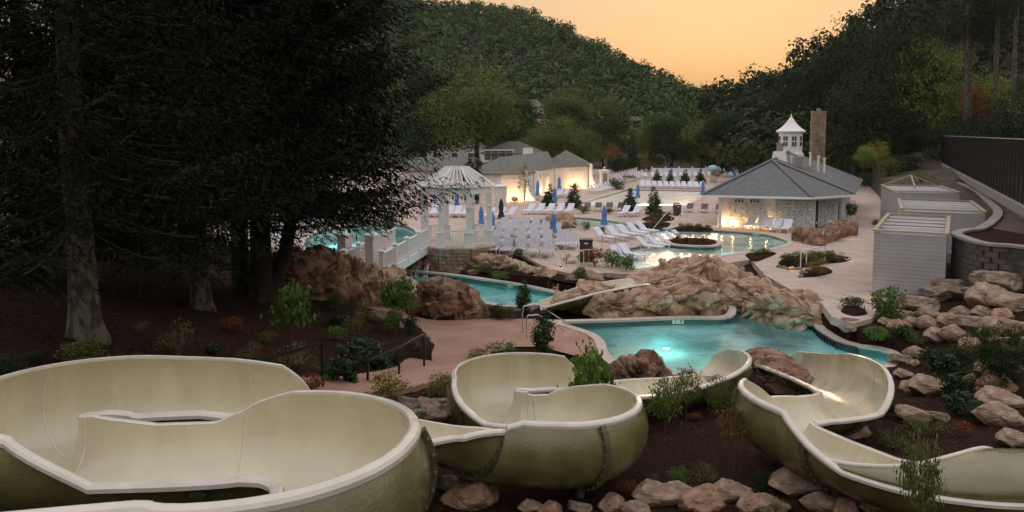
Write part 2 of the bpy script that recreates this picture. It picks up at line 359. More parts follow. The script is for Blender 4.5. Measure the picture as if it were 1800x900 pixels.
LOWER = {'river', 'splash'}
UPPER_DECK = ccw([P(a, b, 0)[:2] for a, b in [(470, 448), (540, 452), (610, 455), (700, 456), (745, 444), (775, 428), (850, 430), (905, 443), (935, 457), (962, 472), (1000, 480), (1075, 480), (1150, 484), (1210, 474), (1320, 456), (1345, 484), (1395, 512), (1445, 534), (1462, 556), (1500, 568), (1532, 560), (1560, 530), (1600, 470), (1575, 400), (1545, 345), (1520, 318)]] + [np.array([75., 168.]), np.array([-45., 168.]), np.array([-34., 70.])])
LOWER_DECK = ccw(catmull([P(a, b, ZL)[:2] for a, b in [(590, 512), (640, 520), (700, 540), (735, 557), (790, 563), (850, 560), (905, 560), (985, 562), (1100, 562), (1262, 558), (1284, 552), (1290, 565), (1200, 575), (1040, 590), (1066, 606), (1068, 632), (1020, 628), (960, 612), (905, 610), (860, 622), (800, 648), (762, 640), (752, 600), (722, 572), (670, 556), (612, 540), (585, 525)]], 4, True))
WALL_TOP = [P(a, b, 2.8)[:2] for a, b in [(1900, 455), (1800, 435), (1733, 429), (1696, 419), (1681, 411), (1700, 405), (1724, 402), (1747, 387), (1754, 373), (1743, 359), (1715, 335), (1682, 321)]]
WALL_LINE = catmull(WALL_TOP, 8)
FENCE_A, FENCE_B = P(1880, 412, 3.4), P(1655, 289, 3.4)
TERRACE = ccw(np.vstack([WALL_LINE, [FENCE_B[:2] + (30, 0)], [(70, 60)], [(55, 25)]]))
CTRL = [(-3, 3, 3.2), (-6, 7, 2.6), (-9, 10, 3.0), (-3, 9, 2.3), (-3, 12, 1.6), (0, 6, 2.4), (0, 10, 1.3), (1, 13, .6), (3, 15, .35), (5, 11, .8), (8, 10, .9), (10, 14, .7), (13, 10, 1.6), (1, 17, .2), (4, 18, 0), (-1, 20, .4), (2, 22, -.3), (6, 24, -.75), (7, 19, -.1), (10, 20, -.05), (11, 24, -.6), (12.5, 27, -.8), (4, 27, -.95), (0, 27, -.8), (0, 31, -.85),
        (-2.6, 25.5, 0.), (-3.2, 21.5, .6), (-4.3, 19, 1.2), (-7, 17, 2.0), (-9.2, 17, 3.0), (-6, 22, 1.2), (-5, 26, .5), (-4.5, 30, -.3), (-11, 28, 1.3), (-8, 28, .8), (-13, 33, 1.2), (-8, 34, -.2), (-18, 20, 4.2), (-25, 30, 4), (-15, 40, .4), (-26, 45, 1.2), (-30, 60, .6), (-12, 12, 3.4), (-20, 10, 4.5),
        (11, 29, -.85), (13.4, 29.9, -.6), (13.6, 30.9, -.12), (12.8, 31.9, -.25), (13, 29, -.8), (15.5, 30, -.45), (16, 33.5, -.1), (14.3, 33.0, -.12), (15, 32.1, -.2), (13.2, 33.6, -.3), (18, 34, .1), (20, 31, .9), (16, 26, .0), (14, 22, .2), (20, 25, 1.6), (18, 18, 1.2), (26, 28, 2.4), (19.5, 34.5, .15),
        (-9, 42, -.2), (-6, 44, -1.0), (-2, 46.5, -.9), (0, 44.5, -.35), (1.6, 42.2, -.4), (3, 41.7, -.3), (-4, 42, -.95), (6, 42.5, -.3), (8.5, 43, -.3), (10, 39, -.8), (3, 37.5, -1.15), (-1, 37, -.9), (-20, 55, 0), (0, 55, 0), (0, 100, 0), (25, 60, 0), (22, 45, 0), (30, 80, .2), (-30, 100, .5), (40, 110, .5), (60, 130, 6), (55, 100, 3.5), (80, 120, 13), (90, 170, 14), (30, 165, .5), (-50, 165, 2), (-60, 60, 6), (-50, 20, 8), (60, 60, 8), (45, 30, 5), (50, 80, 5), (60, 80, 8), (100, 60, 20)]
# the beds were dug so that the flumes lie just clear of the ground
CTRL += [(-5, 6.9, 2.85), (-2.9, 6.9, 2.8), (-1.6, 8.2, 2.65), (-3.5, 9.55, 2.55), (-5.5, 9.55, 2.45), (-6.9, 10.9, 2.35), (-5, 12.1, 2.15), (-3.4, 12.2, 1.75), (-2.3, 13.4, 1.15), (-1, 14.7, .55), (.7, 14.75, .48), (2.0, 15.9, .42), (.7, 17.2, .35), (-.8, 18.4, .25), (.6, 19.5, .15), (2.6, 20.4, -.1), (4, 21.5, -.3), (6, 23.5, -.75),
         (8, 12.7, .75), (6.4, 13.7, .6), (5.6, 15.7, .45), (6.5, 17.5, .32), (8.3, 18.8, .1), (8.6, 21.3, -.15), (8.8, 23.5, -.5)]
_c = []
for _q in CTRL:
    if all(math.hypot(_q[0] - _r[0], _q[1] - _r[1]) > .55 for _r in _c): _c.append(_q)
CTRL = _c
CT = np.array(CTRL, float)
def _phi(d): return np.sqrt(d * d + 1.0)
_A = _phi(np.linalg.norm(CT[:, None, :2] - CT[None, :, :2], axis=2)); _A = np.block([[_A, np.ones((len(CT), 1))], [np.ones((1, len(CT))), np.zeros((1, 1))]])
_W = np.linalg.solve(_A + np.eye(len(_A)) * 1e-6, np.append(CT[:, 2], 0))
def base_h(X, Y):
    X = np.asarray(X, float); Y = np.asarray(Y, float); out = np.full(X.shape, _W[-1])
    for c, w in zip(CT, _W[:-1]): out = out + w * _phi(np.hypot(X - c[0], Y - c[1]))
    return out
STAIR = [(P(790, 640, ZL)[0], P(790, 640, ZL)[1], ZL + .0), (-2.75, 26.6, -.35), (-2.65, 24.6, .12), (-2.95, 22.6, .5), (-3.7, 20.6, .92), (-5.0, 18.9, 1.35), (-6.6, 17.6, 1.85)]
STAIR_W = [1.6, 1.0, .95, 1.05, 1.1, .85, .8]
STAIR_C = catmull(STAIR, 8)
def ground_z(X, Y, fine=True):
    X = np.asarray(X, float); Y = np.asarray(Y, float); sh = X.shape; X = X.ravel(); Y = Y.ravel()
    z = base_h(X, Y)
    if fine: z = z + .10 * fbm(np.stack([X * .7, Y * .7, X * 0], 1), 4, 3) * sstep(0, 1, 1)
    ds = np.full(X.shape, 9.); zs = np.zeros(X.shape)
    for q in STAIR_C:
        d = np.hypot(X - q[0], Y - q[1]); c = d < ds; ds = np.where(c, d, ds); zs = np.where(c, q[2], zs)
    k = 1 - sstep(1.1, 2.2, ds); z = z * (1 - k) + (zs - .12) * k
    z = np.where(inside(TERRACE, X, Y), 2.72 + .65 * sstep(0, 14, polydist(WALL_LINE, X, Y)), z)
    for poly, lev in ((UPPER_DECK, 0.0), (LOWER_DECK, ZL)):
        z = np.where(inside(poly, X, Y) | (polydist(poly, X, Y) < (.45 if lev == 0 else .0)), np.minimum(z, lev - .2) if lev == 0 else lev - .05, z)
    return z.reshape(sh)
def gz(x, y): return float(ground_z(np.array([x]), np.array([y]))[0])
def GP(px, py, z0=0.0):
    """Point of the real ground seen at a pixel: march along the ray."""
    d = ray(px, py); t = np.linspace(6, 170, 1800); X = d[0] * t; Y = d[1] * t; Z = CAMZ + d[2] * t
    hit = np.nonzero(Z < ground_z(X, Y, False))[0]; k = hit[0] if len(hit) else len(t) - 1
    return np.array([X[k], Y[k], gz(X[k], Y[k])])
# ground sheet: fine near the camera, coarse far off
xs = np.concatenate([np.linspace(-400, -60, 18), np.arange(-58, -24, 2.), np.arange(-24, 27, .25), np.arange(27, 60, .6), np.linspace(62, 420, 18)])
ys = np.concatenate([np.arange(-30, 3, 3.), np.arange(3, 56, .25), np.arange(56, 110, .6), np.arange(110, 175, 1.5), np.linspace(178, 1500, 24)])
GX, GY = np.meshgrid(xs, ys)
GZ = ground_z(np.clip(GX, -90, 110), np.clip(GY, -10, 190))
for k, poly in POOLS.items():
    bb0, bb1 = poly.min(0) - 2, poly.max(0) + 2
    m = (GX > bb0[0]) & (GX < bb1[0]) & (GY > bb0[1]) & (GY < bb1[1])
    q = inside(poly, GX[m], GY[m]) | (polydist(poly, GX[m], GY[m]) < .26)
    zz = GZ[m]; zz[q] = -3.6; GZ[m] = zz
ny, nx = GX.shape; idx = np.arange(ny * nx).reshape(ny, nx)
FQ = np.stack([idx[:-1, :-1], idx[:-1, 1:], idx[1:, 1:], idx[1:, :-1]], -1).reshape(-1, 4)
ground = link('ground', mesh_np('ground', np.stack([GX, GY, GZ], -1).reshape(-1, 3), FQ, [M['mulch'], M['soil']], True))
yc = GY[:-1, :-1].ravel(); xc = GX[:-1, :-1].ravel()
ground.data.polygons.foreach_set('material_index', ((yc > 60) | (np.abs(xc) > 26) | (xc > 24)).astype(np.int32)); ground.data.update()
tag(ground, 'dark brown bark mulch ground around the slides and trees', 'ground', kind='structure')
def sheet(name, polys, z, m, skirt=.3, label=None, cat=None):
    pl = [[Vector((p[0], p[1], 0)) for p in q] for q in polys]
    tri = tessellate_polygon(pl); V = [(v.x, v.y, z) for q in pl for v in q]; Fc = [tuple(t) for t in tri]
    n0 = len(V); q = polys[0]; n = len(q); V += [(p[0], p[1], z - skirt) for p in q]
    Fc += [((i + 1) % n, i, n0 + i, n0 + (i + 1) % n) for i in range(n)]
    me = mesh_np(name, V, Fc, m); bm = bmesh.new(); bm.from_mesh(me); bmesh.ops.recalc_face_normals(bm, faces=bm.faces); bm.to_mesh(me); bm.free()
    o = link(name, me)
    return tag(o, label, cat, kind='structure')
sheet('upper_pavement', [UPPER_DECK, POOLS['lap'], POOLS['lagoon'], POOLS['west']], 0.0, M['deck'], .35, 'pale pink concrete paving around the upper pools', 'pavement')
# lower paving: the pools are wider than the strips beside them, so each piece is cut by grid
def cut_sheet(name, poly, holes, z, m, label, step=.12):
    lo, hi = poly.min(0), poly.max(0); gx = np.arange(lo[0], hi[0], step); gy = np.arange(lo[1], hi[1], step)
    A, B = np.meshgrid(gx, gy); c = inside(poly, A + step / 2, B + step / 2)
    for h in holes: c &= ~inside(h, A + step / 2, B + step / 2)
    ny_, nx_ = A.shape; VX, VY = np.meshgrid(np.arange(nx_ + 1) * step + lo[0], np.arange(ny_ + 1) * step + lo[1])
    ii = np.arange((ny_ + 1) * (nx_ + 1)).reshape(ny_ + 1, nx_ + 1)
    Q = np.stack([ii[:-1, :-1], ii[:-1, 1:], ii[1:, 1:], ii[1:, :-1]], -1)[c]
    use = np.unique(Q); rm = np.full(ii.size, -1); rm[use] = np.arange(len(use))
    V = np.stack([VX.ravel(), VY.ravel(), np.full(ii.size, z)], 1)[use]
    return tag(link(name, mesh_np(name, V, rm[Q], m)), label, 'pavement', kind='structure')
cut_sheet('lower_pavement', LOWER_DECK, [POOLS['river'], POOLS['splash']], ZL, M['path'], 'brown concrete landing between the lower pools and the rocks')
# stairway path: shallow treads climbing from the landing towards the slide tower
C = STAIR_C; T = np.gradient(C[:, :2], axis=0); T /= np.linalg.norm(T, axis=1)[:, None]; N = np.stack([-T[:, 1], T[:, 0]], 1); WW = np.interp(np.linspace(0, len(STAIR_W) - 1, len(C)), range(len(STAIR_W)), STAIR_W)
path = link('stair_path', None); tag(path, 'brown concrete stair path climbing beside the black handrail', 'path', kind='structure')
for i in range(len(C) - 1):
    mb = MB(); a, b = C[i], C[i + 1]; z = round(max(a[2], b[2]) / .02) * .02 + .006 * (i % 2)
    q = [a[:2] + N[i] * WW[i], a[:2] - N[i] * WW[i], b[:2] - N[i + 1] * WW[i + 1], b[:2] + N[i + 1] * WW[i + 1]]
    mb.prism(ccw(q), z - .45, z); mb.build('tread', M['path'], path)
# pools: basin, tile band, coping, water
def pool(name, poly, ztop, zw, depth, coping_w, cop_mat, label, floor_mat, wmat, wide=None):
    n = len(poly); zf = zw - depth
    mb = MB(); V = [(p[0], p[1], ztop) for p in poly] + [(p[0], p[1], zw - .12) for p in poly]
    tile = MB().add(V, [(i, (i + 1) % n, n + (i + 1) % n, n + i) for i in range(n)])
    V = [(p[0], p[1], zw - .12) for p in poly] + [(p[0], p[1], zf) for p in poly]
    Fc = [(i, (i + 1) % n, n + (i + 1) % n, n + i) for i in range(n)]
    tri = tessellate_polygon([[Vector((p[0], p[1], 0)) for p in poly]]); Fc += [tuple(n + i for i in t) for t in tri]
    basin = mb.add(V, Fc).build('pool_basin', floor_mat); tag(basin, label + ', plastered basin', 'pool', kind='structure')
    tile.build('tile_band', M['tile'], basin)
    o = offset(poly, coping_w); ii = offset(poly, -.05); z1 = ztop + .03
    cm = MB(); V = [(p[0], p[1], z1) for p in ii] + [(p[0], p[1], z1) for p in o] + [(p[0], p[1], z1 - .1) for p in ii] + [(p[0], p[1], z1 - .5) for p in o]
    Fc = []
    for i in range(n):
        j = (i + 1) % n; Fc += [(i, n + i, n + j, j), (2 * n + i, i, j, 2 * n + j), (n + i, 3 * n + i, 3 * n + j, n + j)]
    cm.add(V, Fc).build('coping', cop_mat, basin)
    w = mesh_np('water', [(p[0], p[1], zw) for p in poly], [tuple(t) for t in tri], wmat); bm = bmesh.new(); bm.from_mesh(w); bmesh.ops.recalc_face_normals(bm, faces=bm.faces)
    for f in bm.faces:
        if f.normal.z < 0: f.normal_flip()
    bm.to_mesh(w); bm.free()
    tag(link('pool_water', w), label + ', water', 'water', kind='structure')
    return basin
pool('lap', POOLS['lap'], 0, ZW, 1.2, .35, M['coping'], 'bright rectangular swimming pool at the back', M['shallow'], M['waterfar'])
pool('lagoon', POOLS['lagoon'], 0, ZW, .95, .32, M['coping'], 'curving lagoon pool around the lounger peninsula', M['plaster'], M['waterlagoon'])
pool('west', POOLS['west'], 0, ZW, 1.0, .32, M['coping'], 'round pool left of the footbridge', M['plaster'], M['water'])
pool('river', POOLS['river'], ZL, ZLW, 1.0, .30, M['coping'], 'river pool below the footbridge', M['plaster'], M['water'])
pool('splash', POOLS['splash'], ZL, ZLW, 1.05, .34, M['coping'], 'turquoise splash pool where the slides end', M['plaster'], M['water'])
# shallow sun shelf inside the lagoon where loungers stand in the water
shelf = ring([(1090, 452), (1100, 443), (1130, 437), (1150, 420), (1200, 414), (1228, 420), (1235, 436), (1190, 452), (1130, 466), (1100, 468)], ZW - .2)
shelf_o = MB().prism(shelf, ZW - .9, ZW - .2).build('sun_shelf', M['shallow']); tag(shelf_o, 'pale shallow shelf under the loungers in the lagoon', 'ledge', kind='structure')
# pool lights: bright lamps set in the walls, and their light in the water
def pool_light(x, y, z, e, label, r=.14, col=(.85, 1.0, .95)):
    t = thing('pool_light', label, 'lamp', (x, y, z))
    MB().lathe([(.02, .03), (r, .015), (r, -.05)], 16).build('lens', M['poollight'], t, True)
    MB().lathe([(r + .02, .012), (r + .06, .012), (r + .06, -.05), (r + .02, -.05)], 16, cap=False).build('bezel', M['steel'], t, True)
    l = bpy.data.lights.new('pool_light_glow', 'SPOT'); l.spot_size = R(165); l.spot_blend = .6; l.energy = e; l.color = col; l.shadow_soft_size = .2
    o = link('pool_light_glow', l, t); o.location = (0, 0, .5)
def at_water(px, py, zw, zz):
    p = P(px, py, zw); return p[0], p[1], zz
for i, (px, py, zw, e, tx) in enumerate([(1172, 580, ZLW, 40, 'round lamp under water below the depth marker'), (1330, 610, ZLW, 260, 'underwater lamp in the middle of the splash pool'), (1480, 640, ZLW, 200, 'underwater lamp near the end of the right slide'), (1230, 640, ZLW, 220, 'underwater lamp near the end of the middle slide'),
        (800, 512, ZLW, 210, 'underwater lamp in the river pool by the footbridge'), (910, 530, ZLW, 240, 'underwater lamp in the river pool near the coping'),
        (604, 410, ZW, 150, 'underwater lamp in the round pool at the far side'), (650, 425, ZW, 150, 'underwater lamp in the round pool by the pillars'),
        (1060, 394, ZW, 200, 'underwater lamp behind the lounger peninsula'), (960, 397, ZW, 120, 'underwater lamp by the small rock island'), (1160, 412, ZW, 120, 'underwater lamp between the two planters'),
        (1140, 466, ZW, 200, 'underwater lamp beside the sun shelf'), (1210, 455, ZW, 160, 'underwater lamp behind the big rocks'), (1300, 428, ZW, 200, 'underwater lamp in the lagoon before the bathhouse'), (1360, 432, ZW, 110, 'underwater lamp at the right end of the lagoon'),
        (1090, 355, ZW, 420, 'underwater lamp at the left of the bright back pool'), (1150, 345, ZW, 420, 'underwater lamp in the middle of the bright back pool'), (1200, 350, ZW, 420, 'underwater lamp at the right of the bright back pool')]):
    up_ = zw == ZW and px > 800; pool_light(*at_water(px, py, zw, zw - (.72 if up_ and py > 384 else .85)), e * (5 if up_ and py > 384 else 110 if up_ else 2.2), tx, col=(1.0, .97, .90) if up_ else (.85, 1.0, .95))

# ------------------------------------------------------------------ formed rock ridges
def ridge(name, label, pts, m, seed=0, nth_=None, seg=26, dens=7, crack=.16, rough=.22):
    """pts: (px, py, base z, half width, height); the pixel is the near foot."""
    c = []
    for px, py, zb, w, h in pts:
        p = P(px, py, zb); c.append((p[0], p[1] + w, zb, w, h))
    c = np.array(c); e0 = c[0].copy(); e1 = c[-1].copy(); d0 = c[0] - c[1]; d1 = c[-1] - c[-2]
    e0[:2] += d0[:2] / np.linalg.norm(d0[:2]) * e0[3] * .9; e1[:2] += d1[:2] / np.linalg.norm(d1[:2]) * e1[3] * .9
    e0[3:] *= .15; e1[3:] *= .15
    c = catmull(np.vstack([e0, c, e1]), dens); T_ = np.gradient(c[:, :2], axis=0); T_ /= np.linalg.norm(T_, axis=1)[:, None] + 1e-9
    N_ = np.stack([-T_[:, 1], T_[:, 0]], 1)
    th = np.linspace(-.18, math.pi + .18, seg); V = []
    for i in range(len(c)):
        s = np.sign(np.cos(th)) * np.abs(np.cos(th)) ** .7; q = np.sign(np.sin(th)) * np.abs(np.sin(th)) ** .6
        V.append(np.stack([c[i, 0] + N_[i, 0] * s * c[i, 3], c[i, 1] + N_[i, 1] * s * c[i, 3], c[i, 2] + q * c[i, 4]], 1))
    V = np.array(V).reshape(-1, 3); n = len(c)
    ctr = np.repeat(np.stack([c[:, 0], c[:, 1], c[:, 2] + c[:, 4] * .3], 1), seg, 0)
    D = V - ctr; D /= np.linalg.norm(D, axis=1)[:, None] + 1e-9
    q = V * np.array([1, 1, 1.0]); sk = np.stack([q[:, 0] + .5 * q[:, 2], q[:, 1], q[:, 2] * 1.3 - .4 * q[:, 0]], 1)
    def facet(scale, sd, warp):
        f1, f2, idv = worley(sk * scale + fbm(q * 1.2, 3, sd)[:, None] * warp, sd); dd = WDELTA
        tl = np.stack([np.cos(idv * 51.7), np.sin(idv * 83.1), np.cos(idv * 37.9)], 1); return f2 - f1, idv - .5, np.sum(tl * dd, 1)
    e1, i1, t1 = facet(np.array([.55, .75, .95]), seed, .35); e2, i2, t2 = facet(np.array([.9, 1.7, 2.6]), seed + 11, .45); e3, i3, t3 = facet(np.array([3.0, 3.0, 4.5]), seed + 23, .3)
    disp = rough * (1.3 * i1 + 1.5 * t1) - 1.5 * crack * (1 - sstep(0, .07, e1)) + rough * (.45 * i2 + .6 * t2) - .8 * crack * (1 - sstep(0, .06, e2)) + rough * .22 * t3 + rough * .5 * fbm(q * 1.1, 3, seed + 2) + .035 * fbm(q * 7, 3, seed + 3)
    lo = np.repeat(np.minimum(1, c[:, 4] / 1.0), seg); V = V + D * (disp * lo)[:, None]
    I = np.arange(n * seg).reshape(n, seg); Q = np.stack([I[:-1, :-1], I[1:, :-1], I[1:, 1:], I[:-1, 1:]], -1).reshape(-1, 4)
    o = link(name, mesh_np(name, V, Q, m, False)); tag(o, label, 'rock')
    return o
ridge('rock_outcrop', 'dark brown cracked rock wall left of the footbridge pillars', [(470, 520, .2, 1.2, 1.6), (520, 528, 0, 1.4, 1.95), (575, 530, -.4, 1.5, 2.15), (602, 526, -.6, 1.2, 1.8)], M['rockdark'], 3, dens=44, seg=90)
ridge('rock_outcrop', 'tall craggy rock between the bridge pillars and the river pool', [(620, 530, -.7, 1.1, 1.2), (650, 536, -.75, 1.2, 1.75), (680, 538, -.8, 1.15, 1.55), (712, 543, -.8, 1.0, .95)], M['rock'], 8, dens=40, seg=90)
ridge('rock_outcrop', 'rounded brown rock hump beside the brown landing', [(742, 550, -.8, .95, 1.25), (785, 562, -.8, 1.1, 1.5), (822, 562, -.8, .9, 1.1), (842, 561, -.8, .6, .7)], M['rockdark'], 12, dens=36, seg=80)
ridge('rock_wall', 'low tan rock wall right of the gazebo pier', [(818, 474, -.7, .5, .95), (860, 479, -.8, .55, .95), (905, 488, -.8, .55, .85), (950, 500, -.8, .55, .75), (985, 512, -.8, .5, .6)], M['rock'], 17, dens=40, seg=56, crack=.2)
ridge('rock_outcrop', 'long craggy rock mass rising behind the splash pool', [(990, 543, -.8, .8, .6), (1050, 540, -.8, 1.3, .8), (1110, 538, -.8, 1.6, .75), (1180, 536, -.8, 2.0, 1.3), (1245, 534, -.8, 2.2, 1.85), (1295, 534, -.8, 1.7, 1.6), (1335, 545, -.8, 1.2, 1.0), (1385, 560, -.8, 1.1, 1.15), (1435, 573, -.8, 1.0, 1.0)], M['rock'], 21, dens=44, seg=120)
ridge('rock_outcrop', 'layered tan rock island in front with a planted hollow', [(1050, 556, -.8, .7, .75), (1100, 556, -.8, .9, .95), (1160, 555, -.8, 1.0, .95), (1218, 555, -.8, 1.15, 1.35), (1258, 551, -.8, 1.0, 1.2)], M['rock'], 31, dens=40, seg=90, crack=.12)
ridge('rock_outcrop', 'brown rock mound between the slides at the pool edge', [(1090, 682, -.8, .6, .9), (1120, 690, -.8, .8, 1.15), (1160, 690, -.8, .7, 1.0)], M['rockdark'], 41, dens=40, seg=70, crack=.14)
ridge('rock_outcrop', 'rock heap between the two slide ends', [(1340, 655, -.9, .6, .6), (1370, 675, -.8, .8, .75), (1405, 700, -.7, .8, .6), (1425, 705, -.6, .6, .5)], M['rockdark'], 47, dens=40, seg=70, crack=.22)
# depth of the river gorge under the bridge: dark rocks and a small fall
ridge('rock_ledge', 'dark wet rocks under the footbridge beside the waterfall', [(690, 478, -1.0, .7, .75), (725, 480, -1.0, .8, .8), (757, 482, -1.0, .7, .7)], M['rockdark'], 53, dens=16, seg=30, crack=.2)

# ------------------------------------------------------------------ boulders
def rock_mesh(name, seed, m, sub=4, flat=1.0):
    bm = bmesh.new(); bmesh.ops.create_icosphere(bm, subdivisions=sub + 1, radius=1); V = np.array([v.co[:] for v in bm.verts]); Fc = np.array([[v.index for v in f.verts] for f in bm.faces]); bm.free()
    rg = np.random.default_rng(seed); k = 15; n = rg.normal(size=(k, 3)); n /= np.linalg.norm(n, axis=1)[:, None]; d = rg.uniform(.62, 1.0, k)
    q = np.maximum(V @ n.T, 1e-3) / d; r = 1.0 / (np.sum(q ** 34, 1) ** (1 / 34)); r = np.minimum(r, 1.25)
    V = V * r[:, None]; V = V * (1 + .10 * fbm(V * 2.2 + seed, 4, seed) + .05 * fbm(V * 7 + seed, 4, seed + 1))[:, None]
    f1, f2, _ = worley(V * 1.3 + seed * 3.1, seed); V = V * (1 - .09 * (1 - sstep(0, .08, f2 - f1)))[:, None]
    return mesh_np(name, V, Fc, m, True)
ROCKS = [rock_mesh('boulder', 100 + i, M[['boulder', 'boulder2', 'boulder', 'boulder3', 'boulder2', 'boulder', 'boulder3'][i]]) for i in range(7)]
def boulder(p, w, label, k=0, h=None, dp=None, rz=None, group=None, name='boulder', sink=.25):
    o = link(name, ROCKS[k % 7]); h = h or w * .62; dp = dp or w * .8
    o.scale = (w / 2, dp / 2, h / 2); o.location = (p[0], p[1], p[2] + h * (.5 - sink)); o.rotation_euler = (0, 0, rz if rz is not None else (k * 1.7) % 6.28)
    return tag(o, label, 'boulder', group)
def bould_px(px, py, wpx, k, label, hr=None, rz=None, group=None):
    p = GP(px, py)
    if p[2] > 1.5 and px > 1600 and py < 620: p = PY(px, py, 31.6)
    w = wpx / F * p[1]; return boulder(p + np.array([0, w * .3, 0]), w, label, k, h=None if hr is None else hr / F * p[1], rz=rz, group=group)
# ------------------------------------------------------------------ water slides
RT = .80                                   # flume radius
def wall_angle(h): return math.acos(max(-1.0, 1 - h / RT))
def arc(cx, cy_, r, a0, a1, n, z0, z1, hl, hr):
    return [(cx + r * math.cos(R(a0 + (a1 - a0) * k / n)), cy_ + r * math.sin(R(a0 + (a1 - a0) * k / n)), z0 + (z1 - z0) * k / n, hl, hr) for k in range(n + 1)]
def settle(ctrl): return [(q[0], q[1], q[2] - .2 * float(sstep(-.95, .2, q[2])), q[3], q[4]) for q in ctrl]
def slide(label, ctrl, seam_len=2.3, seg=22, sub=7, first=1.0, mid_support=None):
    root = thing('water_slide', label, 'water slide', ctrl[0][:3])
    o0 = Vector(ctrl[0][:3])
    c = catmull(ctrl, sub); c[:, :3] -= np.array(o0); _k = np.linspace(0, len(ctrl) - 1, len(c)); _h = np.array(ctrl)
    c[:, 3] = np.interp(_k, range(len(ctrl)), _h[:, 3]); c[:, 4] = np.interp(_k, range(len(ctrl)), _h[:, 4])
    T_ = np.gradient(c[:, :3], axis=0); T_ /= np.linalg.norm(T_, axis=1)[:, None]
    S_ = np.stack([-T_[:, 1], T_[:, 0], T_[:, 0] * 0], 1); S_ /= np.linalg.norm(S_, axis=1)[:, None]     # to the left hand
    U_ = np.cross(T_, S_)
    L = np.concatenate([[0], np.cumsum(np.linalg.norm(np.diff(c[:, :3], axis=0), axis=1))])
    aL = np.array([wall_angle(min(1.56, max(.15, h))) for h in c[:, 3]]); aR = np.array([wall_angle(min(1.56, max(.15, h))) for h in c[:, 4]])
    def section(i, rad, n=seg, k=1.0):
        ph = np.linspace(-aR[i] * k, aL[i] * k, n); x = rad * np.sin(ph); z = RT - rad * np.cos(ph)
        return c[i, :3] + S_[i] * x[:, None] + U_[i] * z[:, None]
    n = len(c)
    def skin(i0, i1, rad, name, m, flip):
        V = np.array([section(i, rad) for i in range(i0, i1 + 1)]).reshape(-1, 3); k = i1 - i0 + 1
        I = np.arange(k * seg).reshape(k, seg); Q = np.stack([I[:-1, :-1], I[1:, :-1], I[1:, 1:], I[:-1, 1:]], -1).reshape(-1, 4)
        if flip: Q = Q[:, ::-1].copy()
        return link(name, mesh_np(name, V, Q, m, True), root)
    def rimstrip(i0, i1, side, parent):
        A = aL if side > 0 else aR; V = []
        for i in range(i0, i1 + 1):
            if A[i] > 2.6: w_, ex = .02, .0
            else: w_, ex = .125, 0
            ph = A[i]; p = c[i, :3] + S_[i] * (side * RT * math.sin(ph)) + U_[i] * (RT - RT * math.cos(ph))
            out = S_[i] * side; up = U_[i]
            tl = min(.5, max(0, (ph - 1.0) * .35)); oo = out * math.cos(tl) - up * math.sin(tl) * .6
            V += [p - oo * .015 - up * .03, p - oo * .015 + up * .012, p + oo * .02 + up * .03, p + oo * (w_ - .03) + up * .026, p + oo * w_ + up * .0, p + oo * w_ - up * .05]
        k = i1 - i0 + 1; I = np.arange(k * 6).reshape(k, 6); Q = []
        for a in range(k - 1):
            for b in range(6):
                q = (I[a, b], I[a, (b + 1) % 6], I[a + 1, (b + 1) % 6], I[a + 1, b]); Q.append(q if side > 0 else q[::-1])
        Q += [tuple(I[0]), tuple(I[-1][::-1])]
        return link('rim', mesh_np('rim', np.array(V), Q, M['rim'], False), parent)
    cuts = [0]; nxt = first
    for i in range(n):
        if L[i] >= nxt and i < n - 4: cuts.append(i); nxt += seam_len
    cuts.append(n - 1)
    for a, b in zip(cuts[:-1], cuts[1:]):
        if b - a < 2: continue
        li = skin(a, b, RT - .02, 'lining', M['cream'], False)
        sh = skin(a, b, RT + .02, 'shell', M['green'], True)
        rimstrip(a, b, 1, root); rimstrip(a, b, -1, root)
    for ci in cuts[1:-1]:                      # bolted joint flanges outside, sealed seams inside
        for (r0, r1, dl, nm, mt) in ((RT + .015, RT + .10, .06, 'joint_flange', M['greenrib']), (RT - .028, RT - .018, .012, 'seam', M['rim'])):
            V = []
            for rad, s in ((r0, -1), (r1, -1), (r1, 1), (r0, 1)):
                V.append(section(ci, rad, 28, .93 if nm == 'joint_flange' else .99) + T_[ci] * s * dl)
            V = np.array(V); I = np.arange(4 * 28).reshape(4, 28); Q = []
            for j in range(4):
                for k in range(27): Q.append((I[j, k], I[j, k + 1], I[(j + 1) % 4, k + 1], I[(j + 1) % 4, k]))
            Q += [tuple(I[:, 0]), tuple(I[::-1, 27])]
            me = mesh_np(nm, V.reshape(-1, 3), Q, mt, False); bm = bmesh.new(); bm.from_mesh(me); bmesh.ops.recalc_face_normals(bm, faces=bm.faces); bm.to_mesh(me); bm.free()
            fo = link(nm, me, root)
            if nm == 'joint_flange':
                mb = MB(); ph = np.linspace(-aR[ci] * .88, aL[ci] * .88, 15)
                for a_ in ph:
                    q = c[ci, :3] + S_[ci] * ((RT + .05) * math.sin(a_)) + U_[ci] * (RT - (RT + .05) * math.cos(a_))
                    for s in (-1, 1): mb.box(q + T_[ci] * s * .07 + (q - c[ci, :3] - U_[ci] * RT) * .03, (.03, .03, .03))
                bo = mb.build('bolts', M['bolt'], fo); bo['kind'] = 'stuff'
    # steel saddles carrying the flume on the ground
    for ci in cuts[1:-1]:
        p = c[ci, :3] + np.array(o0); g = gz(p[0], p[1])
        if p[2] - g > .25:
            mb = MB(); mb.lathe([(.10, g - .3 - o0.z), (.10, p[2] - o0.z - .03)], 10, (c[ci, 0], c[ci, 1], 0))
            mb.build('support_post', M['greenrib'], root)
    return root
HI, LO = 1.38, .66
